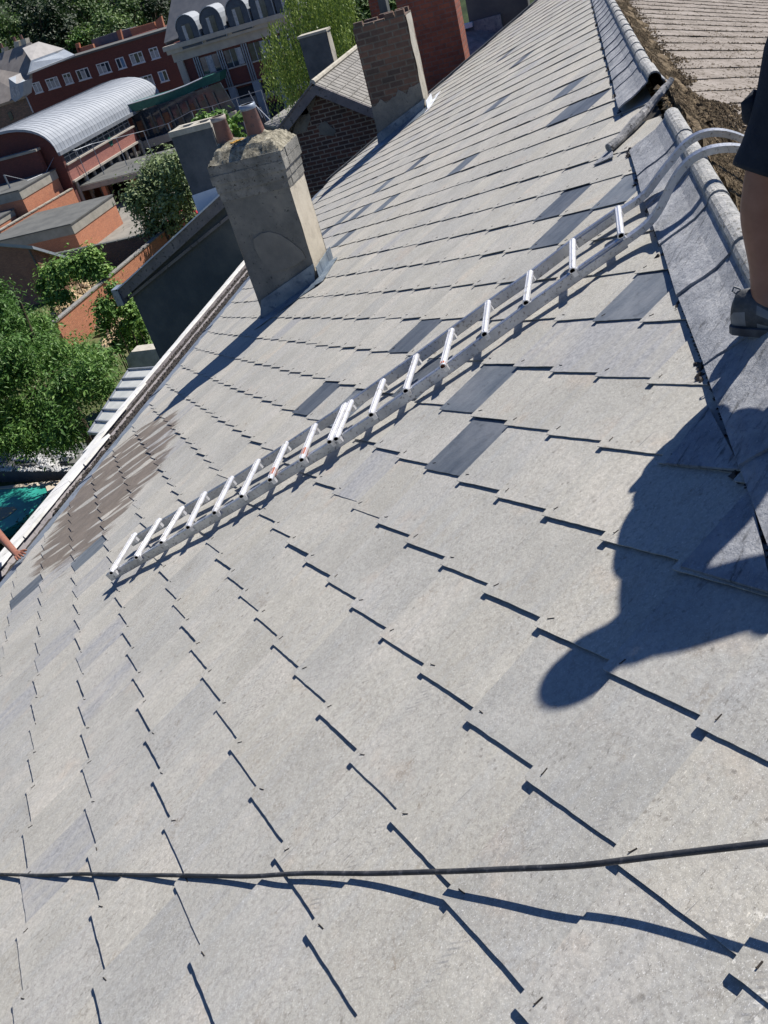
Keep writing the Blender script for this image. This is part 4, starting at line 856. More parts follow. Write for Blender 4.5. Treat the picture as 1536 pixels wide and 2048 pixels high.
def shoe(ank, d, z0, parent):
    d = d.normalized(); s_ = V(0, 0, 1).cross(d).normalized(); root = MB()
    prof = [(-.095, .024, .085), (-.082, .036, .115), (-.045, .042, .125), (-.01, .043, .112), (.04, .046, .078), (.09, .050, .060), (.13, .047, .048), (.165, .034, .034), (.18, .012, .022)]
    mb = MB(); rings = []; n = 28
    pr2 = []
    for i in range(len(prof) - 1):
        for f in (0, .5): pr2.append(tuple(prof[i][c_] * (1 - f) + prof[i + 1][c_] * f for c_ in range(3)))
    pr2 = [(-.101, .012, .055), (-.099, .018, .07)] + pr2 + [prof[-1]]
    for x, wd, h in pr2:
        ring = []
        for k in range(n):
            a = 2 * math.pi * k / n; y = math.cos(a) * wd * (1 + .05 * math.sin(3 * a)); z = max(math.sin(a), -.55) * h * .62 + h * .42
            ring.append(mb.pt(V(ank.x, ank.y, z0) + d * x + s_ * y + V(0, 0, z + .012)))
        rings.append(ring)
    for i in range(len(rings) - 1):
        for k in range(n): mb.f.append([rings[i][k], rings[i][(k + 1) % n], rings[i + 1][(k + 1) % n], rings[i + 1][k]]); mb.m.append(1 if (i in (2, 3, 4, 5) and (k in (0, 1, 27, 13, 14, 15) or (i < 4 and 5 <= k <= 9))) or (i in (8, 9, 13, 14) and k % 14 in (1, 2, 3, 11, 12)) else 0)
    mb.f.append(rings[0][::-1]); mb.m.append(0); mb.f.append(rings[-1]); mb.m.append(0)
    o = mb.build('shoe', [M['shoe'], M['shoemid']], parent, smooth=True)
    mb = MB(); outl = [(x, wd * 1.10) for x, wd, h in prof]
    pts = [V(ank.x, ank.y, z0) + d * (x - .006) + s_ * w_ for x, w_ in outl] + [V(ank.x, ank.y, z0) + d * (x - .006) - s_ * w_ for x, w_ in reversed(outl)]
    mb.prism(pts, V(0, 0, .026)); mb.build('sole', M['sole'], o, bevel=.006)
    c = V(ank.x, ank.y, z0)
    mb = MB(); mb.tube([c + d * (-.080) + V(0, 0, .118), c + d * (-.096) + V(0, 0, .132), c + d * (-.090) + V(0, 0, .146), c + d * (-.070) + V(0, 0, .138)], .0035, 6)
    mb.build('pull_tab', M['shoemid'], o)
    mb = MB()
    for k in range(4): x = .02 + k * .024; mb.tube([c + d * x + s_ * .028 + V(0, 0, .098 - k * .011), c + d * (x + .004) + V(0, 0, .112 - k * .012), c + d * x - s_ * .028 + V(0, 0, .098 - k * .011)], .003, 5)
    mb.build('lace', M['shoemid'], o)
    mb = MB()
    for k in range(5): mb.tube([c + d * (-.08 + k * .012) + s_ * .043 + V(0, 0, .03), c + d * (-.05 + k * .02) + s_ * .044 + V(0, 0, .06), c + d * (-.04 + k * .03) + s_ * .034 + V(0, 0, .09)], .0035, 5)
    for k in range(3): mb.tube([c + d * (.0 + k * .045) + s_ * .049 + V(0, 0, .045), c + d * (.03 + k * .04) + s_ * .047 + V(0, 0, .065), c + d * (.06 + k * .035) + s_ * .040 + V(0, 0, .07)], .004, 5)
    mb.build('shoe_overlay', M['shoemid'], o); return o
shoe(V(heel.x, heel.y, 0) + dsh * .085, dsh, heel.z - .030, p1)
shoe(V(aR.x, aR.y, 0), V(-.35, -.9, 0), aR.z - .075, p1)

# second person reaching over the gutter from outside the frame: the bare forearm and hand show
p2 = thing('person', 'person outside the eaves whose bare arm reaches over the white gutter rim', 'person', (6.6, 7.6, -5.2))
wr = hx(34, 1106, 5.95); wr = W(*st(33, 1108, .07), .07)
el = hy(-38, 1030, 6.75); shd = el + V(.35, .60, .10); d_h = (W(*st(60, 1122, .03), .03) - wr)
J = {'el': (el, .052), 'fa': (el.lerp(wr, .35), .054), 'fb': (el.lerp(wr, .75), .040), 'wristA': (wr, (.034, .028)), 'ua': (el.lerp(shd, .5), .050), 'sh': (shd, .062), 'nk': (shd + V(.05, .16, .06), (.09, .08)), 'nk2': (shd + V(.05, .17, .14), .052),
     'ch': (shd + V(.05, .17, -.18), (.15, .12)), 'wa': (shd + V(.05, .2, -.45), (.13, .11)), 'shb': (shd + V(.05, .34, -.0), .062), 'elb': (shd + V(-.05, .42, -.28), .045), 'wristB': (shd + V(-.1, .36, -.52), .027),
     'hp': (shd + V(.05, .2, -.62), (.14, .12)), 'k1': (shd + V(-.02, .1, -1.05), .055), 'a1': (shd + V(.02, .15, -1.47), .038), 'k2': (shd + V(.0, .32, -1.05), .055), 'a2': (shd + V(.02, .36, -1.47), .038)}
E_ = [('hp', 'wa'), ('wa', 'ch'), ('ch', 'nk'), ('nk', 'nk2'), ('nk', 'sh'), ('sh', 'ua'), ('ua', 'el'), ('el', 'fa'), ('fa', 'fb'), ('fb', 'wristA'), ('nk', 'shb'), ('shb', 'elb'), ('elb', 'wristB'), ('hp', 'k1'), ('k1', 'a1'), ('hp', 'k2'), ('k2', 'a2')]
hand_chain(J, E_, wr, d_h, -NR, 1.2, .22, 1, 'A'); hand_chain(J, E_, J['wristB'][0], V(0, 0, -1), V(-1, 0, 0), 1, .4, 1, 'B')
skinbody('body', J, E_, [M['skin2']], p2, root='hp')
head(p2, shd + V(.03, .17, .27), V(-.4, -1, -.1), V(0, 0, 1), M['skin2'], .078)
sh = {'ch': (shd + V(.05, .17, -.18), (.17, .14)), 'wa': (shd + V(.05, .2, -.45), (.15, .13)), 'hp': (shd + V(.05, .2, -.6), (.15, .13)), 'nk': (shd + V(.05, .16, .03), (.095, .085)), 'sh': (shd, .078), 'ua': (el.lerp(shd, .6), .064), 'shb': (shd + V(.05, .34, 0), .078), 'ub': (shd + V(0, .38, -.14), .062)}
skinbody('shirt', sh, [('hp', 'wa'), ('wa', 'ch'), ('ch', 'nk'), ('nk', 'sh'), ('sh', 'ua'), ('nk', 'shb'), ('shb', 'ub')], [M['navy']], p2, root='hp')
sh = {'hp': (shd + V(.05, .2, -.64), (.155, .135)), 'k1': (shd + V(-.01, .1, -1.05), .075), 'a1': (shd + V(.02, .15, -1.40), .06), 'k2': (shd + V(.0, .32, -1.05), .075), 'a2': (shd + V(.02, .36, -1.40), .06)}
skinbody('trousers', sh, [('hp', 'k1'), ('k1', 'a1'), ('hp', 'k2'), ('k2', 'a2')], [M['navy']], p2, root='hp')
sc = thing('scaffold_platform', 'timber work platform on metal poles outside the gutter, under the reaching person', 'scaffold', (6.6, 7.8, GZ))
zp = shd.z - 1.53
mb = MB()
for k in range(4): mb.box((5.6, shd.y - .15 + k * .21, zp - .04), (8.2, shd.y + .05 + k * .21, zp))
mb.build('deck', M['wood'], sc)
for x in (5.7, 8.1):
    for y in (shd.y - .1, shd.y + .6):
        mb = MB(); mb.tube([(x, y, GZ), (x, y, zp - .03)], .025, 8); mb.build('pole', M['metal'], sc)

# ------------------------------------------------------------------ traced-on-plane helper: each shape lies on a real wall plane and has thickness
def HX(X): return lambda x, y: hx(x, y, X)
def HY(Y): return lambda x, y: hy(x, y, Y)
def slab(mb, X, pts, th, m=0, axis=0, c=None):
    P = [(hx if axis == 0 else hy)(x, y, X) for x, y in pts]
    off = Vector((th, 0, 0)) if axis == 0 else Vector((0, th, 0)); mb.prism(P, off, m, c=c)

# ------------------------------------------------------------------ rear wing with dark render and twin flue chimney
wing = thing('rear_wing', 'rear wing with a dark rendered wall and a sloping white edged roof beyond the gutter', 'house wing', (16, 8, GZ))
zt = lambda y: -4.66 + (9.9 - y) * .467
mb = MB(); mb.prism([(16, 9.75, zt(9.75)), (16, 6.9, zt(6.9)), (16, 6.9, GZ - .5), (16, 9.75, GZ - .5)], Vector((2.0, 0, 0))); mb.build('wall', M['darkrender'], wing)
mb = MB(); mb.prism([(15.86, 9.93, zt(9.93) + .0), (15.86, 6.9, zt(6.9) + .0), (15.86, 6.9, zt(6.9) + .10), (15.86, 9.93, zt(9.93) + .10)], Vector((2.3, 0, 0)))
rf = mb.build('roof', M['nslate'], wing)
mb = MB()
for k in range(4):
    ya, yb = 9.94 - k * .76, 9.94 - k * .76 - .75; mb.prism([(15.80, ya, zt(ya) + .095), (15.80, yb, zt(yb) + .095), (15.80, yb, zt(yb) + .125), (15.80, ya, zt(ya) + .125)], Vector((.46, 0, 0)))
mb.build('verge_coping', M['white_and_lit'], rf)  # white strip stands for the sunlit top edge of the coping
mb = MB(); mb.prism([(15.84, 9.93, zt(9.93) - .13), (15.84, 6.9, zt(6.9) - .13), (15.84, 6.9, zt(6.9) + .09), (15.84, 9.93, zt(9.93) + .09)], Vector((.03, 0, 0)))
mb.prism([(15.93, 9.80, zt(9.80) - .22), (15.93, 6.9, zt(6.9) - .36), (15.93, 6.9, zt(6.9) - .30), (15.93, 9.80, zt(9.80) - .16)], Vector((.06, 0, 0)))
mb.build('verge_board', M['trough'], rf)
mb = MB(); mb.box((15.80, 9.90, zt(9.93) - .22), (16.1, 10.05, zt(9.93) + .13)); mb.build('gutter_end', M['zinc'], rf)
chn = bpy.data.objects.new('chimney', None); COL.objects.link(chn); chn.parent = wing
X0, X1, Y0, Y1 = 16.5, 17.05, 7.06, 7.90
mb = MB(); mb.box((X0, Y0, -3.25), (X1, Y1, -2.16)); mb.build('chimney_stack', M['chimslate'], chn, bevel=.01)
mb = MB(); wallgrid(mb, (X0 + .03, Y0 - .012, -3.3), (X1 - X0 - .03, 0, 0), (0, 0, 1.17), 5, 10, .02, 3); mb.build('cement_side', M['concrete'], chn)
mb = MB(); mb.prism([(X0 - .01, Y1 + .01, -3.25), (X0 - .01, Y0 - .01, -3.18), (X0 - .01, Y0 - .01, -3.62), (X0 - .01, Y1 + .01, -4.0)], Vector((X1 - X0 + .02, 0, 0))); mb.build('painted_base', M['white_and_lit'], chn)
mb = MB(); z0, z1 = -2.16, -2.06
mb.box((X0 - .02, Y0 - .02, z0), (X0 + .12, Y1 + .02, z1)); mb.box((X1 - .12, Y0 - .02, z0), (X1 + .02, Y1 + .02, z1))
for ya, yb in ((Y0 - .02, Y0 + .12), (Y0 + .36, Y0 + .48), (Y1 - .12, Y1 + .02)): mb.box((X0 + .121, ya, z0), (X1 - .121, yb, z1 - .004))
mb.build('flue_cap', M['concrete'], chn, bevel=.012)

# ------------------------------------------------------------------ neighbour with the brick gable
nb = thing('gabled_house', 'old brick house gable with a small slate roof, behind the nearer chimney', 'house', (22, 6.5, GZ))
ap = hx(633, 168, 22); zr_, yr_ = ap.z, ap.y; rl_, rr_ = (8.75, zr_ - (8.75 - yr_) * .66), (4.2, zr_ - (yr_ - 4.2) * .66)
mb = MB(); mb.prism([(22, yr_, zr_ - .1), (22, rl_[0] - .1, rl_[1] - .06), (22, rl_[0] - .1, GZ - .5), (22, rr_[0] + .1, GZ - .5), (22, rr_[0] + .1, rr_[1] - .06)], Vector((.4, 0, 0))); mb.build('gable_wall', M['oldbrick'], nb)
mb = MB()
slab(mb, 21.985, [(585, 250), (612, 212), (622, 235), (612, 262), (580, 272)], .03); slab(mb, 21.985, [(636, 252), (650, 242), (672, 262), (668, 272), (640, 270)], .03)
slab(mb, 21.985, [(568, 270), (620, 205), (632, 192), (628, 210), (600, 262), (590, 275)], .03)
mb.build('render_patch', M['render'], nb)
mb = MB(); Lx = 7.0
for (y, z) in (rl_, rr_): mb.prism([(21.75, yr_, zr_), (21.75, y, z), (21.75, y, z + .07), (21.75, yr_, zr_ + .07)], Vector((Lx, 0, 0)))
rf = mb.build('roof', M['nslate'], nb)
mb = MB(); mb.tube([(21.7, yr_, zr_ + .08), (21.7 + Lx, yr_, zr_ + .08)], .07, 8); mb.build('ridge_capping', M['concrete'], rf)
mb = MB()
for k in range(1, 9):      # diagonal slate courses as thin raised edges
    for (y, z), sg in ((rr_, -1), (rl_, 1)):
        f = k / 9; ya, za = yr_ + (y - yr_) * f, zr_ + (z - zr_) * f; mb.prism([(21.75, ya, za + .07), (21.75, ya + sg * .012, za + .07), (21.75, ya + sg * .012, za + .082), (21.75, ya, za + .082)], Vector((Lx, 0, 0)))
for k in range(0, 24):
    x = 21.9 + k * .29; mb.obox((x, yr_, zr_ + .071), (.010, 0, 0), (0, rr_[0] - yr_, rr_[1] - zr_), (0, 0, .012))
mb.build('course_edges', M['nslate'], rf)
mb = MB()
for (y, z), sg in ((rl_, 1), (rr_, -1)):
    mb.prism([(21.70, yr_, zr_ + .06), (21.70, y + sg * .05, z + .03), (21.70, y + sg * .05, z - .22), (21.70, yr_, zr_ - .19)], Vector((.035, 0, 0)))
mb.prism([(21.66, yr_ + .02, zr_ + .09), (21.66, rl_[0], rl_[1] + .09), (21.66, rl_[0], rl_[1] + .05), (21.66, yr_ + .02, zr_ + .05)], Vector((.06, 0, 0)))
mb.build('barge_board', M['trough'], rf)
cs = bpy.data.objects.new('chimney', None); COL.objects.link(cs); cs.parent = nb
mb = MB(); a, b_ = hx(597, 76, 26), hx(651, 62, 26); mb.box((26, b_.y, -5), (26.45, a.y, a.z - .03)); mb.build('chimney_stack', M['chimslate'], cs, bevel=.01)
mb = MB(); mb.box((25.97, b_.y - .03, a.z - .03), (26.48, a.y + .03, a.z + .03)); mb.build('chimney_cap', M['concrete'], cs, bevel=.01)
mb = MB(); wallgrid(mb, (26.02, b_.y - .012, -5), (.43, 0, 0), (0, 0, 5 + a.z - .03), 3, 12, .02, 7); mb.build('cement_side', M['concrete'], cs)

# neighbour beyond the verge: tall brick stack, slate slope, blue rendered stack
nc = thing('end_house', 'house end beyond the verge with a tall red brick stack and a blue rendered chimney', 'house', (24, 3, GZ))
a, b_, c_ = hx(911, 14, 21.6), hx(840, 30, 21.6), hx(934, 123, 21.6)
mb = MB(); mb.box((21.6, a.y, -6.5), (22.5, a.y + 1.25, .35)); o = mb.build('brick_stack', M['redbrick'], nc, bevel=.008)
mb = MB(); mb.box((21.55, a.y - .05, .35), (22.55, a.y + 1.3, .43)); mb.build('stack_coping', M['redbrick'], o)
mb = MB(); P4 = [hx(925, 48, 24.5), hx(1010, 20, 25.5), hx(1010, 60, 24.0), hx(945, 135, 22.7), hx(930, 128, 22.7)]
mb.prism([hx(900, 50, 25.5), hx(1060, 70, 25.5), hx(1060, 120, 22.7), hx(900, 150, 22.7)], Vector((0, 0, -.1))); mb.build('slate_slope', M['nslate'], nc)
a, b_ = hx(940, 52, 25.5), hx(1058, 20, 25.5)
mb = MB(); mb.box((25.5, b_.y, -3.6), (26.3, a.y, 1.0)); o = mb.build('rendered_stack', M['darkrender'], nc)
mb = MB(); q0, q1 = hx(945, 45, 25.4), hx(1003, 72, 25.4); mb.box((25.38, hx(1006, 60, 25.4).y, q1.z), (25.48, q0.y, q0.z + .02)); mb.build('lead_upstand', M['lead'], o)
mb = MB(); mb.box((25.2, hx(944, 44, 25.3).y, hx(944, 46, 25.3).z - .08), (25.4, hx(921, 40, 25.3).y, hx(944, 44, 25.3).z)); mb.build('white_flashing', M['white_and_lit'], o)
mb = MB(); mb.box((22.7, hx(1075, 20, 24).y - 2.5, GZ), (28, 4.6, -4.6)); mb.build('wall', M['oldbrick'], nc)
sb = thing('brick_chimney', 'slim orange brick chimney end rising behind the patched brown chimney', 'chimney', (30, 4, -4))
a, b_ = hx(744, 36, 30), hx(772, 10, 30)
mb = MB(); mb.box((30, b_.y, -6), (30.4, a.y, .6)); mb.build('stack', M['redbrick'], sb)
mb = MB(); mb.box((29.97, b_.y - .02, -6), (30.38, b_.y + .22, .62)); mb.build('rendered_side', M['darkrender'], sb)
# flat roofed outbuilding behind the gable
fb = thing('outbuilding', 'low outbuilding with a pale sheeted roof, left of the brick gable apex', 'outbuilding', (38, 12, GZ))
mb = MB(); P4 = [hz(x, y, -8.6) for x, y in ((528, 248), (610, 188), (640, 200), (590, 262))]; mb.prism(P4, Vector((0, 0, -.15))); mb.build('roof', M['nslate'], fb)
mb = MB(); mb.prism([p + Vector((0, 0, -.16)) for p in P4], Vector((0, 0, GZ + 8.6))); mb.build('wall', M['felt'], fb)
# ------------------------------------------------------------------ glazed lean-to, block wall, pool
lt = thing('glazed_lean_to', 'lean-to roof of pale glass panels with dark bars beside the gutter rim', 'lean-to roof', (21, 14, GZ))
z_l = -8.5
c0, c1, c2, c3 = hz(178, 866, z_l), hz(258, 740, z_l), hz(330, 735, z_l + .5), hz(225, 872, z_l + .5)
mb = MB()
for k in range(6):
    f0, f1 = k / 6, (k + .93) / 6; a = c0.lerp(c1, f0); b_ = c0.lerp(c1, f1); c = c3.lerp(c2, f1); d = c3.lerp(c2, f0)
    pm = MB(); pm.prism([a, b_, c, d], Vector((0, 0, -.03))); pm.build('glass_panel', M['glasspanel'], lt)
mb = MB()
for k in range(7):
    f0 = k / 6 - .004; a = c0.lerp(c1, f0) ; d = c3.lerp(c2, f0); mb.rail([a + V(0, 0, .02), d + V(0, 0, .02)], .05, .07, (0, 0, 1))
mb.rail([c0 + V(0, 0, -.02), c1 + V(0, 0, -.02)], .06, .10, (0, 0, 1)); mb.build('glazing_bar', M['metal'], lt)
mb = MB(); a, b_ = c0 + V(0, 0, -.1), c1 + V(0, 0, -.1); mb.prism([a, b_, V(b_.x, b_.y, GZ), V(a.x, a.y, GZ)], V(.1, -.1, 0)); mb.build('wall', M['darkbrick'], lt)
bw = thing('parapet_wall', 'short weathered block parapet between the green tree and the dark rendered wall', 'wall', (25, 17, GZ))
mb = MB(); P4 = [hx(x, y, 25) for x, y in ((252, 716), (262, 704), (312, 698), (322, 712), (330, 740), (262, 752))]; mb.prism(P4, V(.5, 0, 0)); mb.build('block_face', M['concrete'], bw, bevel=.03)
a, b_ = P4[5], P4[4]; mb = MB(); mb.prism([a + V(.05, 0, 0), b_ + V(.05, 0, 0), V(b_.x + .05, b_.y, GZ), V(a.x + .05, a.y, GZ)], V(.4, 0, 0)); mb.build('wall_base', M['darkbrick'], bw)
pool = thing('swimming_pool', 'turquoise lined pool with brown murky water below the white gutter rim', 'pool', (28, 26, GZ))
zp = GZ + .35
mb = MB(); P_ = [hz(x, y, zp) for x, y in ((-150, 985), (0, 974), (92, 968), (100, 982), (78, 1012), (45, 1040), (0, 1066), (-150, 1130))]; mb.prism(P_, V(0, 0, -.4)); mb.build('liner', M['teal'], pool)
mb = MB(); P_ = [hz(x, y, zp + .01) for x, y in ((-150, 1018), (0, 1015), (28, 1013), (34, 1018), (20, 1030), (0, 1042), (-150, 1090))]; mb.prism(P_, V(0, 0, -.02)); mb.build('water', M['murk'], pool)
mb = MB(); P_ = [hz(x, y, zp + .05) for x, y in ((-150, 980), (0, 973), (60, 966), (125, 960), (128, 966), (108, 990), (95, 984), (90, 970), (0, 977), (-150, 988))]; mb.prism(P_, V(0, 0, -.5)); mb.build('rim', M['poolrim'], pool)

# ------------------------------------------------------------------ foliage
def leaves(name, mat, centers, n, size, parent, seed, aspect=2.0, droop=0.0, cup=0.0, spread=1.0, shell=0.0, flat=0.5):
    r = random.Random(seed); mb = MB(); cols = []; tot = sum(c[1] ** 2 for c in centers)
    V_, F_, C_ = [], [], []
    for (c, rad, sq) in centers:
        k = int(n * rad ** 2 / tot); tone = r.uniform(-.22, .22)
        for _ in range(k):
            d = Vector((r.gauss(0, 1), r.gauss(0, 1), r.gauss(0, 1))).normalized(); q = rad * min(1.7, abs(r.gauss(0, .58)) + .15)
            p = c + Vector((d.x * q, d.y * q, d.z * q * sq)) * spread
            nrm = (d * (1 - flat) + Vector((r.uniform(-1, 1), r.uniform(-1, 1), r.uniform(-.2, 1.2))) * flat + Vector((0, 0, .25))).normalized()
            u = nrm.cross(Vector((r.uniform(-1, 1), r.uniform(-1, 1), r.uniform(-1, 1)))).normalized()
            if droop: u = (u * (1 - droop) + Vector((0, 0, -1)) * droop).normalized(); nrm = u.cross(Vector((r.uniform(-1, 1), r.uniform(-1, 1), .1))).normalized()
            v = nrm.cross(u); s = size * r.uniform(.6, 1.35); L = s * aspect
            b0 = len(V_); tip = p + u * L * .5 - Vector((0, 0, L * .12)); ba = p - u * L * .5
            V_.extend([tuple(ba), tuple(p + v * s * .5 + nrm * s * .1), tuple(tip), tuple(p - v * s * .5 + nrm * s * .1)])
            F_.append((b0, b0 + 1, b0 + 2, b0 + 3)); g_ = min(1, max(0, .5 + tone + r.gauss(0, .2))); C_.extend([g_] * 4)
    me = bpy.data.meshes.new(name); me.from_pydata(V_, [], F_); me.materials.append(mat)
    ca = me.color_attributes.new('Col', 'FLOAT_COLOR', 'POINT'); ca.data.foreach_set('color', [x for g_ in C_ for x in (g_, g_, g_, 1)])
    o = bpy.data.objects.new(name, me); COL.objects.link(o)
    if parent is not None: o.parent = parent
    return o
def tree(label, base, h, rad, mat, n, size, seed, name='tree', cat='tree', group=None, crown_z=(.25, 1.0), sq=1.0, clumps=26, aspect=1.8, droop=0, wid=None, trunk=True, flat=.5):
    t = thing(name, label, cat, base, group); r = random.Random(seed); base = Vector(base); z0, z1 = h * crown_z[0], h * crown_z[1]; cz = (z0 + z1) / 2; hz_ = (z1 - z0) / 2
    if trunk:
        mb = MB(); top = base + V(r.uniform(-.1, .1) * rad, r.uniform(-.1, .1) * rad, z1 * .8); mb.tube([base, base.lerp(top, .35) + V(.04 * h, 0, 0), base.lerp(top, .7), top], [h * .03, h * .024, h * .014, h * .005], 8)
        for k in range(7):
            a = r.uniform(0, 6.28); s_ = base.lerp(top, r.uniform(.3, .75)); e = base + V(math.cos(a) * rad * .75, math.sin(a) * rad * .75, r.uniform(z0 + .2 * hz_, z1 * .9))
            mb.tube([s_, s_.lerp(e, .5) + V(0, 0, .04 * h), e], [h * .011, h * .007, h * .002], 5)
        mb.build('trunk', M['bark'], t)
    cs_ = []
    for k in range(clumps):
        d = Vector((r.gauss(0, 1), r.gauss(0, 1), r.gauss(0, 1))).normalized(); q = r.uniform(.45, .92)
        taper = 1 - .35 * max(0, d.z)
        cs_.append((base + V(d.x * rad * q * taper, d.y * rad * q * taper, cz + d.z * hz_ * q), rad * r.uniform(.24, .42), r.uniform(.6, .95) * sq))
    leaves('crown', mat, cs_, n, size, t, seed, aspect, droop, flat=flat); return t
def ground_at(x, y, z=GZ): return hz(x, y, z)
# big tree at the left edge
bt = thing('broadleaf_tree', 'large bushy green tree at the left edge, nearest of the trees', 'tree', (30, 23, GZ))
r = random.Random(5); cs_ = []
for k in range(165):
    x, y = r.uniform(-140, 222), r.uniform(570, 895)
    if x > 0 and y < 596 + max(0, x - 10) * .60: continue
    if x > 180 and y > 800 + (215 - x) * .8: continue
    if y > 830 and x > 180: continue
    if x > 200 and (y < 720 or y > 790): continue
    X = r.uniform(26.5, 33) if y < 700 else r.uniform(24, 29); X = X + (750 - y) * .012
    rad = r.uniform(.55, 1.0)
    cs_.append((hx(x, y, X), rad, .8))
leaves('crown', M['leaf_near'], cs_, 125000, .060, bt, 51, 2.9, .25, flat=.55)
mb = MB(); b0 = V(29, 22.5, GZ)
mb.tube([b0, b0 + V(.2, 0, 3), b0 + V(0, .2, 6), b0 + V(.3, .1, 8)], [.22, .18, .12, .05], 10)
for k in range(16):
    c = r.choice(cs_)[0]; s_ = b0 + V(.1, .1, r.uniform(2.5, 6)); mb.tube([s_, s_.lerp(c, .5) + V(0, 0, .3), c], [.07, .04, .012], 6)
mb.build('trunk', M['bark'], bt)
# white stones under it
mb = MB(); r = random.Random(6)
for k in range(2600):
    x, y = r.uniform(-60, 175), r.uniform(890, 942)
    if y < 905 and x > 120: continue
    p = hz(x, y, GZ + .95 + .5 * noise.noise(Vector((x * .03, y * .05, 0)))); clod(mb, p, r.uniform(.03, .10), r, .9)
tag(mb.build('white_stones', M['whitestone']), kind='stuff')
mb = MB(); mb.prism([hz(x, y, GZ + .9) for x, y in ((-120, 885), (180, 885), (178, 925), (-120, 935))], V(0, 0, -.9)); tag(mb.build('stone_bed', M['felt']), kind='structure')
def hedge(label, px, X, rad, mat, n, size, seed, name='shrub', cat='shrub', jitter=1.2, aspect=1.8, group=None, zfun=None):
    t = thing(name, label, cat, hx(px[0][0], px[0][1], X), group); r = random.Random(seed); cs_ = [(hx(x, y, X + r.uniform(-jitter, jitter)), rad * r.uniform(.7, 1.25), .85) for x, y in px]
    leaves('foliage', mat, cs_, n, size, t, seed, aspect)
    mb = MB()
    for (c, q, s_) in cs_[::2]: mb.tube([V(c.x, c.y, GZ if zfun is None else zfun), V(c.x, c.y, (c.z + GZ) / 2) if zfun is None else c - V(0, 0, .4), c], [.05, .035, .012], 5)
    zz = GZ if zfun is None else zfun; B_ = [V(c.x, c.y, zz + .05) for c, q, s_ in cs_[::2]]; mb.tube(B_ if len(B_) > 1 else B_ * 2, .04, 5)
    mb.build('stem', M['bark'], t); return t
hedge('dark shaded hedge between the pool and the gutter rim', [(x, y) for x, y in ((132, 992), (112, 1015), (85, 1045), (55, 1068), (15, 1095), (-30, 1115), (122, 1005), (70, 1066))], 24, .5, M['leaf_dark'], 6000, .09, 61, 'hedge', 'hedge', .8)
hedge('bright green bush in the walled garden beside the sandy rubble', [(90, 545), (100, 575), (110, 540), (120, 560), (140, 530), (150, 550), (165, 535), (178, 520), (190, 545), (205, 540), (125, 590), (100, 595), (85, 570), (182, 508), (215, 552)], 52, .75, M['leaf_lime'], 9000, .15, 62, jitter=1.0)
hedge('reddish green fruit tree beside the dark rendered wall', [(225, 575), (240, 590), (215, 610), (230, 625), (205, 615), (255, 600), (270, 640), (250, 650), (235, 690), (270, 680), (290, 690), (260, 620), (210, 645), (245, 665), (285, 660)], 37, .55, M['leaf_lime'], 6500, .12, 63, 'fruit_tree', 'tree', .8)
hedge('grey green leafy tree in front of the brick carports', [(300, 345), (330, 335), (350, 330), (320, 360), (345, 365), (370, 350), (275, 385), (300, 390), (330, 395), (360, 390), (280, 420), (310, 425), (340, 420), (375, 410), (300, 450), (325, 455), (350, 445), (385, 440), (268, 400), (355, 320), (380, 380), (310, 325)], 62, 1.05, M['leaf_grey'], 15000, .17, 64, 'tree', 'tree', 2.0)
hedge('thin leafy sprigs showing over the twin flue chimney', [(395, 240), (410, 232), (425, 236), (445, 228), (460, 240), (475, 236), (440, 245), (485, 232), (470, 262), (480, 275), (462, 255), (488, 290)], 40, .28, M['leaf_lime'], 900, .15, 65, 'climbing_plant', 'plant', .6, zfun=-11)
wl = thing('willow_tree', 'tall yellow green willow with hanging fronds left of the slim grey chimney', 'tree', (60, 17, GZ))
r = random.Random(66); Vw, Fw, Cw = [], [], []
for k in range(760):
    x = r.uniform(520, 690); ytop = r.uniform(-90, 150) if x < 660 else r.uniform(-90, 90)
    if x < 560 and ytop < 30 + (560 - x) * .5: continue
    p = hx(x, ytop, r.uniform(55, 64)); L = r.uniform(1.0, 3.6); tone = r.uniform(.1, .9) ; sway = V(r.uniform(-.15, .15), r.uniform(-.15, .15), 0)
    for j in range(int(L * 13)):
        f = j / (L * 13); c = p + V(sway.x * f * L + r.gauss(0, .09), sway.y * f * L + r.gauss(0, .09), -f * L + r.gauss(0, .03)); u = V(r.gauss(0, .4), r.gauss(0, .4), -1).normalized(); v = u.cross(V(r.gauss(0, 1), r.gauss(0, 1), 0)).normalized(); s_ = r.uniform(.03, .055); l_ = r.uniform(.14, .26); b0 = len(Vw)
        Vw.extend([tuple(c), tuple(c + u * l_ * .5 + v * s_), tuple(c + u * l_), tuple(c + u * l_ * .5 - v * s_)]); Fw.append((b0, b0 + 1, b0 + 2, b0 + 3)); g_ = min(1, max(0, tone + r.gauss(0, .15))); Cw.extend([g_] * 4)
me = bpy.data.meshes.new('crown'); me.from_pydata(Vw, [], Fw); me.materials.append(M['leaf_willow'])
ca = me.color_attributes.new('Col', 'FLOAT_COLOR', 'POINT'); ca.data.foreach_set('color', [x for g_ in Cw for x in (g_, g_, g_, 1)])
o = bpy.data.objects.new('crown', me); COL.objects.link(o); o.parent = wl
mb = MB(); b0 = hz(615, 260, GZ); b0 = V(60, hx(610, 120, 60).y, GZ); mb.tube([b0, b0 + V(.2, .3, 5), b0 + V(0, .1, 10), b0 + V(.3, 0, 14)], [.4, .3, .2, .08], 8)
for k in range(10): s_ = b0 + V(0, 0, r.uniform(6, 12)); e = hx(r.uniform(535, 680), r.uniform(-20, 110), r.uniform(57, 63)); mb.tube([s_, s_.lerp(e, .5) + V(0, 0, .6), e], [.12, .07, .02], 5)
mb.build('trunk', M['bark'], wl)
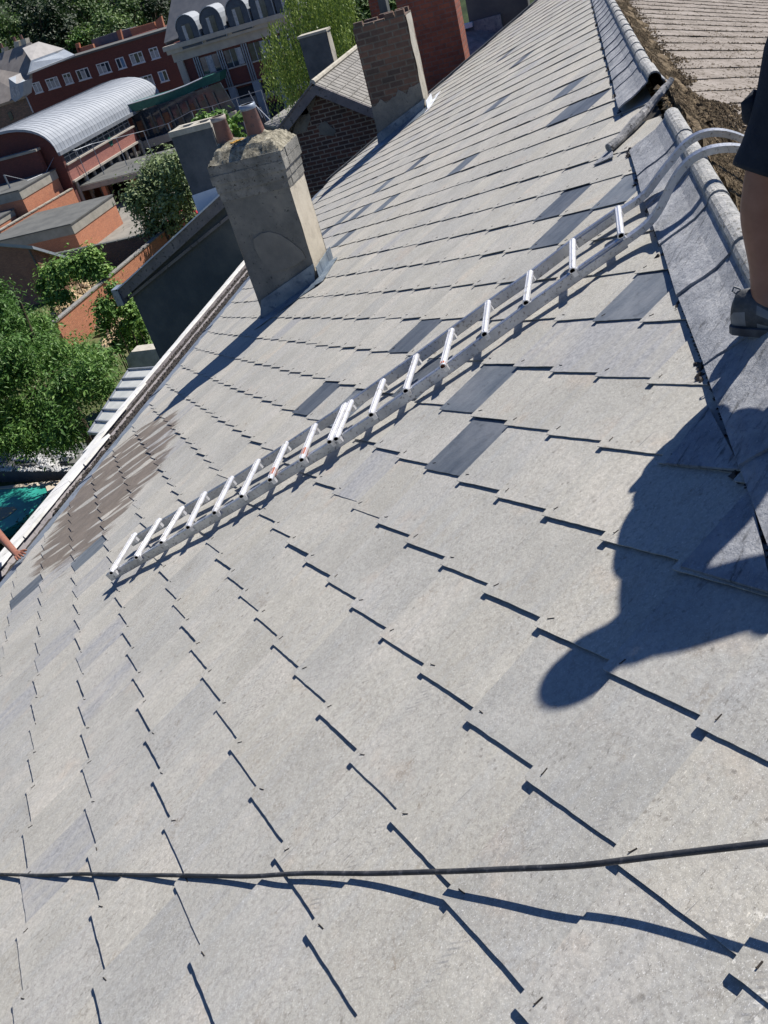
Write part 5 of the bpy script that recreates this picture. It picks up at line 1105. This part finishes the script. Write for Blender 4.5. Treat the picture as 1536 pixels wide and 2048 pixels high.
hedge('dark green tree behind the slim grey chimney and brick gable roof', [(680, 20), (700, 50), (690, 90), (710, 20), (720, 60), (700, 110), (730, 30), (740, 60), (670, 100), (675, 130), (760, 30), (780, 10), (700, -20), (740, -10), (790, 40), (800, 10)], 66, 1.6, M['leaf_mid'], 14000, .19, 67, 'tree', 'tree', 2.0)

# ------------------------------------------------------------------ gardens, walls, garages
def box_wall(name, label, cat, a, b_, th, zt_, mat, cap=None, capmat=None, z0=GZ, over=.05, group=None):
    t = thing(name, label, cat, (a.x, a.y, z0), group); d = (b_ - a); d.z = 0; n = Vector((-d.y, d.x, 0)).normalized() * th
    mb = MB(); mb.prism([V(a.x, a.y, z0 - .3), V(b_.x, b_.y, z0 - .3), V(b_.x + n.x, b_.y + n.y, z0 - .3), V(a.x + n.x, a.y + n.y, z0 - .3)], V(0, 0, zt_ - z0 + .3)); mb.build('brickwork', mat, t)
    if cap:
        u = d.normalized() * over; m_ = n.normalized() * over; mb = MB(); L = d.length; k = max(1, int(L / cap))
        for i in range(k):
            p, q = a + d * (i / k), a + d * ((i + .93) / k); p.z = q.z = zt_
            mb.prism([p - m_, q - m_, q + n + m_, p + n + m_], V(0, 0, .09))
        mb.build('coping', capmat, t)
    return t
zt_ = -14
box_wall('garden_wall', 'orange brick garden wall with dark tiled coping, running up to the dark wing', 'wall', hz(112, 645, zt_), hz(335, 458, zt_), .3, zt_, M['gbrick'], .25, M['nslate'])
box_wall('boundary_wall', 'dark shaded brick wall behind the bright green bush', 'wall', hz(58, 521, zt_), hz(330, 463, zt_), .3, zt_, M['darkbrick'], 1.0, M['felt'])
mb = MB(); r = random.Random(15)
for cx_, cy_, w_, h_ in ((165, 575, 26, 14), (140, 595, 22, 14), (125, 620, 18, 12), (205, 640, 12, 20), (230, 650, 14, 25), (222, 690, 18, 8)):
    for k in range(70): clod(mb, hz(cx_ + r.uniform(-w_, w_), cy_ + r.uniform(-h_, h_), GZ + .05 + r.random() * .4), r.uniform(.08, .35), r, .8)
tag(mb.build('sandy_rubble', M['sand']), kind='stuff')
# brick shed at left edge
sh_ = thing('brick_shed', 'brown brick shed with a grey roof edge at the left, above the green tree', 'shed', (58, 43, GZ))
a, b_ = hx(0, 484, 56), hx(63, 498, 56); P_ = [a + V(0, 6, .3 * 0), b_, V(56, b_.y, GZ), V(56, a.y + 6, GZ)]; P_[0].z = a.z + (a.z - b_.z) * 1.5
mb = MB(); mb.prism(P_, V(.3, 0, 0)); mb.prism([P_[1] + V(.31, 0, 0), P_[1] + V(5, 0, -3), V(61, b_.y, GZ), V(56.31, b_.y, GZ)], V(0, .3, 0)); mb.build('wall', M['shedbrick'], sh_)
mb = MB(); up_ = V(0, 0, .02); mb.prism([P_[0] + up_ + V(-.2, 0, 0), P_[1] + up_ + V(-.2, -.3, 0), P_[1] + V(-.2, -.3, .25), P_[0] + V(-.2, 0, .25)], V(5.4, 0, -3.2)); mb.build('roof_slab', M['bluelead'], sh_)
mb = MB(); mb.tube([V(55.9, b_.y + .15, b_.z), V(55.9, b_.y + .12, GZ)], .06, 6); mb.build('downpipe', M['felt'], sh_)
# flat roofed brick garage
def garage(label, X0, X1, Y0, Y1, zt_, fas=.55, name='garage'):
    t = thing(name, label, 'garage', (X0, Y0, GZ)); mb = MB(); mb.box((X0, Y0, GZ - .3), (X1, Y1, zt_ - fas)); mb.build('wall', M['gbrick'], t)
    mb = MB(); mb.box((X0 - .05, Y0 - .05, zt_ - fas), (X1 + .05, Y1 + .05, zt_)); mb.build('fascia', M['fascia'], t)
    mb = MB(); mb.box((X0 - .12, Y0 - .12, zt_ + .002), (X1 + .12, Y1 + .12, zt_ + .10)); mb.build('flat_roof', M['felt'], t); return t
garage('flat roofed orange brick garage block with a grey felt roof, nearest of the garages', 67.8, 76.0, 44.1, 62, -13.4, .8)
cp_ = thing('carport_row', 'row of open brick carports with dark bays under a long grey flat roof', 'carport', (85, 45, GZ))
mb = MB(); mb.box((84.8, 42.5, -13.9), (93.6, 53.4, -13.3)); mb.build('flat_roof', M['felt'], cp_)
mb = MB(); mb.box((84.7, 42.4, -13.85), (84.79, 53.5, -13.35)); mb.build('fascia', M['fascia'], cp_)
for y in (52.9, 49.6, 46.2, 43.0):
    mb = MB(); mb.box((84.9, y, GZ), (85.4, y + .45, -13.9)); mb.build('brick_pier', M['gbrick'], cp_)
mb = MB(); mb.box((92.8, 42.5, GZ), (93.3, 53.4, -13.9)); mb.build('rear_wall', M['voiddark'], cp_)
mb = MB(); mb.box((85.5, 53.36, GZ), (93, 53.6, -13.9)); mb.box((85.5, 42.3, GZ), (93, 42.55, -13.9)); mb.build('side_wall', M['gbrick'], cp_)
box_wall('yard_wall', 'brick yard wall with a pale concrete top left of the carports', 'wall', hz(0, 462, -13.1), hz(146, 377, -13.1), .3, -13.1, M['gbrick'], 1.2, M['fascia'])
garage('orange brick garage left of the carports, below the hall end wall', 76.0, 83.1, 53.1, 68, -11.05, .8)
garage('small brick garage at the left edge with a concrete roof edge', 72.6, 75.6, 54.3, 64, -12.5, .5)
lb = thing('red_brick_block', 'dark red brick annex with a white parapet at the left edge below the arched hall', 'building', (88, 62, GZ))
mb = MB(); a, b_ = hx(0, 322, 82.3), hx(72, 303, 82.3); mb.box((82.3, b_.y, -11), (83, a.y + 6, b_.z)); mb.build('wall', M['sbrick'], lb)
mb = MB(); mb.box((82.2, b_.y - .1, b_.z), (83.1, a.y + 6, b_.z + .22)); mb.build('parapet', M['fascia'], lb)
# ball fence
fn_ = thing('ball_fence', 'tall thin metal ball fence posts and top wires standing around the yard', 'fence', (80, 52, GZ))
tops = []
for (x0, y0, x1, y1, X) in ((8, 350, 47, 427, 78), (55, 361, 81, 412, 80), (92, 345, 113, 392, 82), (112, 306, 142, 374, 84), (152, 300, 172, 352, 86), (183, 288, 204, 335, 88), (232, 276, 246, 318, 90), (287, 262, 299, 305, 92), (336, 247, 348, 300, 92), (383, 222, 397, 270, 92), (424, 212, 437, 260, 92), (472, 196, 484, 240, 92), (522, 180, 535, 225, 92)):
    p = hx(x0, y0, X); q = V(X, p.y, GZ + 1.5 if x0 > 10 else GZ); mb = MB(); mb.tube([p, q], .05 if x0 not in (8, 112, 336) else .09, 6); mb.build('post', M['metal'], fn_); tops.append(p)
mb = MB()
for a, b_ in zip(tops[:-1], tops[1:]): mb.tube([a, b_], .03, 5)
mb.tube([hx(497, 182, 92), hx(525, 235, 92)], .05, 5); mb.tube([hx(505, 205, 92), hx(543, 243, 88)], .05, 5)
mb.build('top_wire', M['metal'], fn_)
# red car half hidden by the tree
car = thing('parked_car', 'small red car parked half behind the grey green tree', 'car', (66, 33.5, GZ))
cb = hz(365, 442, GZ + .8); mb = MB()
prof = [(-2.0, .25), (-2.05, .65), (-1.6, .85), (-.9, .92), (-.45, 1.40), (.9, 1.42), (1.45, .95), (1.95, .85), (2.05, .3)]
mb.prism([V(cb.x + x * .5 , cb.y - x * .86, GZ + z) for x, z in prof], V(1.6 * .86, 1.6 * .5, 0)); o = mb.build('body', M['carred'], car, bevel=.12)
mb = MB(); wn = [(-.72, .97), (-.40, 1.33), (.85, 1.35), (1.2, .97)]
for off in (-.01, 1.57): mb.prism([V(cb.x + x * .5 + off * .86, cb.y - x * .86 + off * .5, GZ + z) for x, z in wn], V(.035 * .86, .035 * .5, 0))
mb.build('window', M['glass'], o)
for x in (-1.25, 1.3):
    for off in (0, 1.4):
        mb = MB(); c = V(cb.x + x * .5 + off * .86, cb.y - x * .86 + off * .5, GZ + .32); mb.tube([c - V(.02 * .86, .02 * .5, 0), c + V(.2 * .86, .2 * .5, 0)], .32, 14, up=(0, 0, 1)); mb.build('wheel', M['tyre'], car)

# ------------------------------------------------------------------ arched sports hall
hall = thing('sports_hall', 'sports hall with a ribbed zinc barrel roof and rose brick side', 'building', (84, 52, GZ))
XA, XB, YE, YA, ZE, ZA = 83.5, 110.0, 52.0, 57.6, -9.6, -6.5
def arc(k, n=18):
    a = math.pi * k / n; c = math.cos(a); s_ = math.sin(a); return YA - (YA - YE) * (abs(c) ** .82) * (1 if c > 0 else -1), ZE + (ZA - ZE) * s_ ** .9
mb = MB(); n = 18
for k in range(n):
    (y0, z0), (y1, z1) = arc(k), arc(k + 1); mb.face([(XA - .4, y0, z0), (XB, y0, z0), (XB, y1, z1), (XA - .4, y1, z1)]); mb.face([(XA - .4, y0, z0 - .25), (XA - .4, y0, z0), (XA - .4, y1, z1), (XA - .4, y1, z1 - .25)])
rf = mb.build('barrel_roof', M['gymroof'], hall, smooth=False)
mb = MB()
for i in range(38):
    x = XA + (XB - XA) * i / 37; mb.tube([V(x, *arc(k)) + V(0, 0, .01) for k in range(n + 1)], .02, 4)
mb.build('seam', M['seam'], rf)
mb = MB(); mb.prism([V(XA, *arc(k)) + V(0, 0, -.12) for k in range(n + 1)] + [V(XA, 2 * YA - YE, GZ), V(XA, YE + .3, GZ)], V(.4, 0, 0)); mb.build('end_wall', M['sbrick'], hall)  # end wall brick toned darker than the side for its shade
mb = MB(); mb.box((XA - .4, YE - .25, ZE - .35), (XB, YE, ZE)); mb.build('eaves_gutter', M['metal'], hall)
mb = MB(); mb.box((XA + .4, YE + .35, ZE - 1.3), (100, YE + .5, ZE - .2)); sw_ = mb.build('strip_window', M['glass'], hall)
mb = MB()
for k in range(13): x = XA + .5 + k * 1.33; mb.box((x, YE + .27, ZE - 1.3), (x + .12, YE + .34, ZE - .3))
for z in (ZE - .8, ZE - 1.3): mb.box((XA + .4, YE + .28, z), (100, YE + .33, z + .09))
mb.build('window_frame', M['metal'], sw_)
mb = MB(); mb.box((XA + .3, YE + .1, ZE - 2.9), (100.2, YE + .5, ZE - 1.4)); mb.build('brick_band', M['gymbrick'], hall)
mb = MB(); mb.box((XA + .2, YE - .15, ZE - 1.44), (100.2, YE + .45, ZE - 1.3)); mb.box((XA + .2, YE - .15, ZE - 3.1), (100.3, YE + .45, ZE - 2.9)); mb.build('stone_ledge', M['cream'], hall)
mb = MB(); mb.box((XA + .3, YE + 2.2, GZ), (112, YE + 2.4, ZE - 3.1)); mb.build('arcade_glass', M['glass'], hall)
for k in range(9):
    x = XA + 1.2 + k * 2.05; mb = MB(); mb.tube([V(x, YE + .4, GZ), V(x, YE + .4, ZE - 3.1)], .2, 10); mb.build('column', M['cream'], hall)
    mb = MB(); mb.box((x + .9, YE + 2.1, GZ), (x + 1.1, YE + 2.2, ZE - 3.1)); mb.build('mullion', M['metal'], hall)
# emblem on the brick: a small green round flower of petals
mb = MB(); c = hy(221, 283, YE + .06)
for k in range(6):
    a = k * math.pi / 3; mb.tube([c + V(math.cos(a) * .32, -.02, math.sin(a) * .32), c + V(math.cos(a) * .32, .03, math.sin(a) * .32)], .16, 8, up=(1, 0, 0))
mb.tube([c + V(0, -.03, 0), c + V(0, .02, 0)], .14, 8, up=(1, 0, 0)); mb.build('emblem', M['green'], hall)

# glazed gallery with the green canopy
gal = thing('glazed_gallery', 'glazed gallery under a curved dark green canopy joining the hall to the school', 'building', (100, 48, GZ))
XG = 101.0
mb = MB(); up_px = [(250, 217), (290, 205), (330, 193), (370, 178), (405, 162), (440, 150)]
top = [hx(x, y - 6, XG + (k * .9)) for k, (x, y) in enumerate(up_px)]; bot = [hx(x, y + 12, XG + (k * .9)) for k, (x, y) in enumerate(up_px)]
for k in range(5): mb.prism([top[k], top[k + 1], bot[k + 1], bot[k]], V(2.2, 0, 0))
can = mb.build('canopy', M['green'], gal)
mb = MB()
for k in range(4): mb.tube([top[k] + V(-.05, 0, .03), top[k + 1] + V(-.05, 0, .03)], .07, 5)
mb.build('canopy_edge', M['white'], can)
mb = MB(); slab(mb, XG + 1.2, [(255, 232), (440, 165), (470, 215), (455, 240), (275, 300)], .2); mb.build('glazing', M['glass'], gal)
r = random.Random(33)
for k in range(6):
    x = 272 + k * 26; y = 244 - k * 8.4; mb = MB(); slab(mb, XG + 1.15, [(x, y), (x + 11, y - 4), (x + 22, y + 28), (x + 10, y + 32)], .04); mb.build('lit_interior', M[('orange_in', 'tan_in')[k % 2]], gal)
for k in range(10):
    x = 262 + k * 18; y = 238 - k * 5.9; mb = MB(); slab(mb, XG + 1.0, [(x, y), (x + 2.2, y - .7), (x + 20, y + 40), (x + 17.5, y + 41)], .12); mb.build('mullion', M['felt'], gal)
mb = MB(); slab(mb, XG + .7, [(276, 286), (420, 240), (470, 222), (472, 232), (440, 250), (278, 302)], .5); mb.build('cream_ledge', M['cream'], gal)
mb = MB(); slab(mb, XG + 1.3, [(278, 296), (520, 215), (540, 262), (300, 352)], .3); mb.build('lower_wall', M['voiddark'], gal)
mb = MB(); slab(mb, XG + .9, [(252, 232), (262, 236), (285, 300), (262, 306)], 1.5); mb.build('brick_pier', M['sbrick'], gal)

# ------------------------------------------------------------------ long red brick school wing
scw = thing('school_building', 'long dark red brick school wing with a row of white framed windows', 'building', (125, 70, GZ))
XS = 125.0; a, b_ = hx(46, 151, XS), hx(318, 62, XS)
mb = MB(); mb.box((XS, b_.y - 1.5, GZ), (XS + 9, a.y + 3, (a.z + b_.z) / 2)); mb.build('wall', M['sbrick'], scw)
mb = MB(); mb.box((XS - .15, b_.y - 1.5, (a.z + b_.z) / 2), (XS + 9, a.y + 3, (a.z + b_.z) / 2 + .25)); mb.build('roof_edge', M['felt'], scw)
pxm = .0695
def window(parent, X, px, py, w_, h_, panes, blind, seed, frame='white'):
    r = random.Random(seed); c = hx(px, py, X); y0, z0 = c.y - w_ / 2, c.z - h_ / 2
    mb = MB(); t_ = .11
    mb.box((X - .06, y0, z0), (X + .02, y0 + t_, z0 + h_)); mb.box((X - .06, y0 + w_ - t_, z0), (X + .02, y0 + w_, z0 + h_)); mb.box((X - .06, y0 + t_, z0), (X + .02, y0 + w_ - t_, z0 + t_)); mb.box((X - .06, y0 + t_, z0 + h_ - t_), (X + .02, y0 + w_ - t_, z0 + h_))
    for k in range(1, panes): y = y0 + w_ * k / panes; mb.box((X - .055, y - .05, z0 + t_), (X + .02, y + .05, z0 + h_ - t_))
    mb.box((X - .14, y0 - .08, z0 - .10), (X + .02, y0 + w_ + .08, z0 - .005)); wo = mb.build('window', M[frame], parent)
    for k in range(panes):
        y = y0 + w_ * k / panes + .06; y2 = y0 + w_ * (k + 1) / panes - .06; b2 = r.random() < blind; zc = z0 + t_ + (h_ - 2 * t_) * r.choice((0, 0, .35, .5)) if b2 else z0 + h_
        mb = MB(); mb.box((X - .02, y, z0 + t_ * .9), (X + .015, y2, z0 + h_ - t_ * .9)); mb.build('pane', M['bluewin' if (not b2 and r.random() < .35) else 'glass'], wo)
        if b2:
            mb = MB(); mb.box((X - .035, y, z0 + t_), (X - .021, y2, z0 + t_ + (h_ - 2 * t_) * r.uniform(.55, 1))); mb.build('curtain', M['curtain'], wo)
for k, (x, y, wd) in enumerate(((75, 175, 0), (106, 166, 1), (136, 157, 0), (167, 148, 1), (208, 136, 1), (242, 126, 0), (274, 116, 1), (309, 106, 0), (260, 171, 1), (294, 162, 1), (327, 152, 0))):
    window(scw, XS, x, y, 2.0 if wd else 1.3, 1.35, 3 if wd else 2, .75, 100 + k)
rb = thing('brick_parapet_building', 'orange brick parapets and chimneys showing above the school wing roof', 'building', (136, 75, GZ))
zt2 = (a.z + b_.z) / 2
mb = MB(); XP = 137
for kk, pts in enumerate(([(155, 97), (185, 88), (188, 96), (162, 108)], [(259, 58), (308, 44), (312, 57), (265, 72)], [(232, 62), (240, 59), (246, 84), (240, 86)], [(310, 42), (322, 32), (328, 54), (314, 60)], [(150, 88), (157, 86), (162, 108), (157, 112)])): mb = MB(); slab(mb, XP, pts, .5); mb.build('parapet' if kk < 2 else 'chimney', M['gbrick'], rb)
mb = MB(); slab(mb, XP + 1.5, [(182, 80), (236, 62), (245, 90), (190, 106)], 2); slab(mb, XP + 1.5, [(240, 62), (262, 56), (266, 76), (247, 84)], 2); mb.build('blue_roof', M['blueslate'], rb)
mb = MB(); mb.box((XP + .6, hx(325, 60, XP).y, GZ), (XP + 6, hx(150, 100, XP).y, zt2 + .2)); mb.build('wall', M['sbrick'], rb)
# slate roofed house at the far left
hl_ = thing('slate_roofed_house', 'slate roofed house with a dormer and hipped pale roof at the far left', 'house', (112, 70, GZ))
mb = MB(); XH = 112
mb.prism([hx(-60, 128, XH + 3), hx(62, 84, XH + 3), hx(60, 150, XH), hx(48, 192, XH - 3), hx(-60, 228, XH - 3)], V(.3, 0, -.3)); mb.build('slate_slope', M['tanslate'], hl_)
mb = MB(); mb.prism([hx(45, 96, XH + 2), hx(77, 83, XH + 3.5), hx(128, 97, XH + 5), hx(62, 121, XH)], V(0, 0, -.2)); mb.build('hipped_roof', M['litroof'], hl_)
mb = MB(); mb.prism([hx(62, 121, XH - .2), hx(127, 98, XH + 5), hx(149, 109, XH + 4), hx(56, 146, XH - 1.5)], V(0, 0, -.2)); mb.build('lead_skirt', M['bluelead'], hl_)
mb = MB(); mb.prism([hx(57, 145, XH - 1.6), hx(149, 109, XH + 3.9), hx(149, 112, XH + 3.9), hx(55, 150, XH - 1.6)], V(-.2, 0, 0)); mb.build('eaves_edge', M['white'], hl_)
mb = MB(); mb.box((XH - 2.6, hx(66, 230, XH - 2.6).y, GZ), (XH - 2.1, hx(-60, 230, XH - 2.6).y, hx(30, 200, XH - 2.6).z)); mb.build('wall', M['chbrick'], hl_)
dm = MB(); 
dm.prism([hx(17, 156, XH - 2), hx(41, 146, XH - 1), hx(47, 162, XH - 1.5), hx(33, 167, XH - 3.4)], V(0, 0, -.1)); do = dm.build('dormer_roof', M['litroof'], hl_)
dm = MB(); dm.prism([hx(17, 157, XH - 3.4), hx(33, 168, XH - 3.4), hx(47, 163, XH - 3.4), hx(46, 192, XH - 3.4), hx(30, 204, XH - 3.4), hx(22, 196, XH - 3.4)], V(2.2, 0, 0)); dm.build('dormer_body', M['bluelead'], do)
for q in ([(21, 176), (27, 173), (33, 192), (27, 196)], [(28, 173), (35, 170), (41, 190), (34, 192)]):
    dm = MB(); slab(dm, XH - 3.45, q, .04); dm.build('dormer_window', M['curtain'], do)
for q in (((27, 84), (36, 82), (40, 100), (30, 103)), ((40, 80), (50, 77), (54, 92), (45, 96)), ((2, 97), (8, 95), (9, 108), (4, 110))):
    dm = MB(); slab(dm, XH + 3, q, 1.0); o = dm.build('chimney', M['concrete'], hl_)
    dm = MB(); c = hx((q[0][0] + q[1][0]) / 2, q[0][1], XH + 3.4); dm.tube([c + V(0, 0, -.1), c + V(0, 0, .6)], .18, 7); dm.build('chimney_pot', M['pot'], o)
dm = MB(); slab(dm, XH - 2.7, [(15, 226), (21, 222), (27, 238), (21, 243)], .1); dm.build('window', M['glass'], hl_)
dm = MB(); dm.tube([hx(53, 195, XH - 2.8), hx(66, 225, XH - 2.8)], .08, 6); dm.build('downpipe', M['curtain'], hl_)

# ------------------------------------------------------------------ mansard school building
mn = thing('mansard_building', 'stone and red brick school with a grey mansard roof and round topped dormers', 'building', (110, 45, GZ))
XM = 110.0
mb = MB(); mb.prism([hx(328, 86, XM), hx(600, -8, XM), hx(600, -130, XM + 6), hx(352, -55, XM + 6)], V(.5, 0, -.3)); mr = mb.build('mansard_roof', M['blueslate'], mn)
mb = MB()
for k in range(5):
    x = 372 + k * 51; y = 8 - k * 17
    c = hx(x, y, XM - .6)
for k, (x, y) in enumerate(((373, 58), (421, 42), (473, 25), (520, 7), (567, -10))):
    c = hx(x, y, XM - 1.0); rw = 1.35; h_ = 1.9; L = 4.0
    n = 10; arcp = [V(XM - 1.0, c.y - math.cos(math.pi * i / n) * rw, c.z + math.sin(math.pi * i / n) * rw * 1.05) for i in range(n + 1)]
    dmr = MB()
    for i in range(n): dmr.prism([arcp[i], arcp[i + 1], arcp[i + 1] + V(0, 0, .10), arcp[i] + V(0, 0, .10)], V(L, 0, 0))
    dd = dmr.build('dormer_roof', M['gymroof'], mr)
    dmr = MB(); dmr.prism([V(XM - .9, c.y - rw + .03, c.z - h_), V(XM - .9, c.y + rw - .03, c.z - h_)] + [V(XM - .9, p.y + (c.y - p.y) * .03, p.z - .05) for p in arcp[::-1]], V(L - .3, 0, 0)); dmr.build('dormer_body', M['dormerfront'], dd)
    dmr = MB(); dmr.box((XM - 1.0, c.y - rw - .05, c.z - h_), (XM - 1.0 + L, c.y - rw + .02, c.z + .04)); dmr.build('dormer_cheek', M['gymroof'], dd)
    dmr = MB(); dmr.box((XM - .95, c.y - .55, c.z - h_ + .2), (XM - .88, c.y + .55, c.z + .5)); dw = dmr.build('dormer_window', M['glass'], dd)
    dmr = MB(); dmr.box((XM - .98, c.y + .1, c.z - h_ + .3), (XM - .955, c.y + .5, c.z + .4)); dmr.build('curtain', M['curtain'], dw)
za = hx(335, 92, XM - .8).z; yl = hx(331, 95, XM - .8).y; yr2 = yl - 22
mb = MB(); mb.box((XM - 1.1, yr2, za - .5), (XM + 1, yl + .3, za)); mb.box((XM - .8, yr2, za - .95), (XM + 1, yl + .1, za - .51)); mb.box((XM - .3, yr2, za - 1.9), (XM + 1, yl - .2, za - .96)); mb.build('stone_cornice', M['cream'], mn)
mb = MB(); mb.box((XM - .35, yl - 1.3, GZ), (XM + 1, yl - .5, za - 1.91)); mb.build('stone_pillar', M['cream'], mn)
mb = MB(); mb.box((XM, yr2, GZ + 5), (XM + 8, yl - 1.3, za - 1.91)); mb.build('wall', M['sbrick'], mn)
bay = 3.15; y = yl - 2.6; k = 0
while y > yr2:
    for q in (0, .28, .56):
        mb = MB(); mb.box((XM - .22, y - q - .14, za - 6.0), (XM - .01, y - q, za - 1.95)); mb.build('pilaster', M['metal'], mn)
    wy0, wy1 = y - bay + .1, y - .8
    mb = MB(); mb.box((XM - .08, wy0, za - 4.0), (XM - .01, wy1, za - 2.15)); wo = mb.build('window', M['glass'], mn)
    for q in (.33, .66):
        mb = MB(); yy = wy0 + (wy1 - wy0) * q; mb.box((XM - .12, yy - .05, za - 4.0), (XM - .085, yy + .05, za - 2.15)); mb.build('mullion', M['metal'], wo)
    rr = random.Random(k); q = rr.choice((0, .33, .66)); mb = MB(); mb.box((XM - .11, wy0 + (wy1 - wy0) * q + .06, za - 3.95), (XM - .085, wy0 + (wy1 - wy0) * (q + .3), za - 2.2)); mb.build('curtain', M['curtain'], wo)
    mb = MB(); mb.box((XM - .18, wy0 - .1, za - 4.15), (XM - .01, wy1 + .05, za - 4.0)); mb.build('sill', M['cream'], wo)
    # recessed lower storey: piers and segmental arches
    mb = MB(); mb.box((XM - .5, y - .9, GZ), (XM + .2, y - .05, za - 6.1)); mb.build('pier', M['bluelead'], mn)
    mb = MB(); n = 10; yc = (wy0 + wy1) / 2; R_ = (wy1 - wy0) / 2; z_ = za - 8.8
    ar = [V(XM - .2, yc - math.cos(math.pi * i / n) * R_, z_ + math.sin(math.pi * i / n) * .75) for i in range(n + 1)]
    mb.prism(ar + [V(XM - .2, wy1, z_ + 1.25), V(XM - .2, wy0, z_ + 1.25)], V(.15, 0, 0)); mb.build('arch_stone', M['cream'], mn)
    mb = MB(); mb.prism(ar, V(.1, 0, 0)); mb.build('arch_infill', M['sbrick'], mn)
    y -= bay; k += 1
mb = MB(); mb.box((XM - .25, yr2, za - 6.12), (XM, yl - 1.3, za - 5.98)); mb.build('string_course', M['cream'], mn)
mb = MB(); mb.box((XM + .3, yr2, GZ), (XM + .5, yl - 1.3, za - 6.2)); mb.build('recess_wall', M['voiddark'], mn)

# ------------------------------------------------------------------ trees on the hillside
spots = [(15, 20, 175, 'm'), (50, 30, 168, 'd'), (85, 15, 170, 'm'), (110, 40, 160, 'd'), (140, 20, 172, 'd'), (175, 30, 165, 'm'), (200, 10, 178, 'd'), (245, 40, 160, 'm'), (275, 10, 175, 'd'), (300, 30, 165, 'd'),
         (20, 60, 155, 'm'), (75, 65, 150, 'd'), (115, 75, 150, 'd'), (165, 80, 148, 'l'), (205, 68, 150, 'm'), (330, 0, 178, 'd'), (-20, 40, 160, 'd'), (225, 80, 146, 'm'), (130, 0, 190, 'l'), (60, 0, 190, 'd')]
desc = {'m': 'mid green rounded tree', 'd': 'dark green dense tree', 'l': 'bright green small tree'}
where = ['in the top left corner', 'right of the corner tree', 'above the pale hipped roof', 'over the hipped roof end', 'upper left of the round light tree', 'left of the round tree above the orange parapet', 'high behind the brick parapets', 'round and sunlit above the orange parapet', 'behind the round sunlit tree', 'left of the mansard roof',
         'low at the left edge of the frame', 'behind the twin chimneys of the slate house', 'right of the twin chimneys', 'just behind the school wing roof line', 'between the bright small tree and the blue roof', 'touching the mansard roof edge', 'cut by the left frame edge', 'low behind the blue roof', 'far up on the slope at the top edge', 'at the top edge above the slate house']
for k, (x, y, X, c) in enumerate(spots):
    p = hx(x, y, X); hh = (13, 16, 8)[('m', 'd', 'l').index(c)]; rad = (5.0, 5.2, 3.2)[('m', 'd', 'l').index(c)]
    base = V(p.x, p.y, max(GZ, p.z - hh * .65)); 
    tree(desc[c] + ' ' + where[k], (base.x, base.y, min(base.z, hillz(base.x, base.y) + 3)), base.z - min(base.z, hillz(base.x, base.y) + 3) + hh, rad, {'m': M['leaf_mid'], 'd': M['leaf_dark'], 'l': M['leaf_lime']}[c], 4200, .36, 200 + k, group='trees on the slope behind the school', clumps=34, aspect=1.4,
         crown_z=(.3, 1.0))
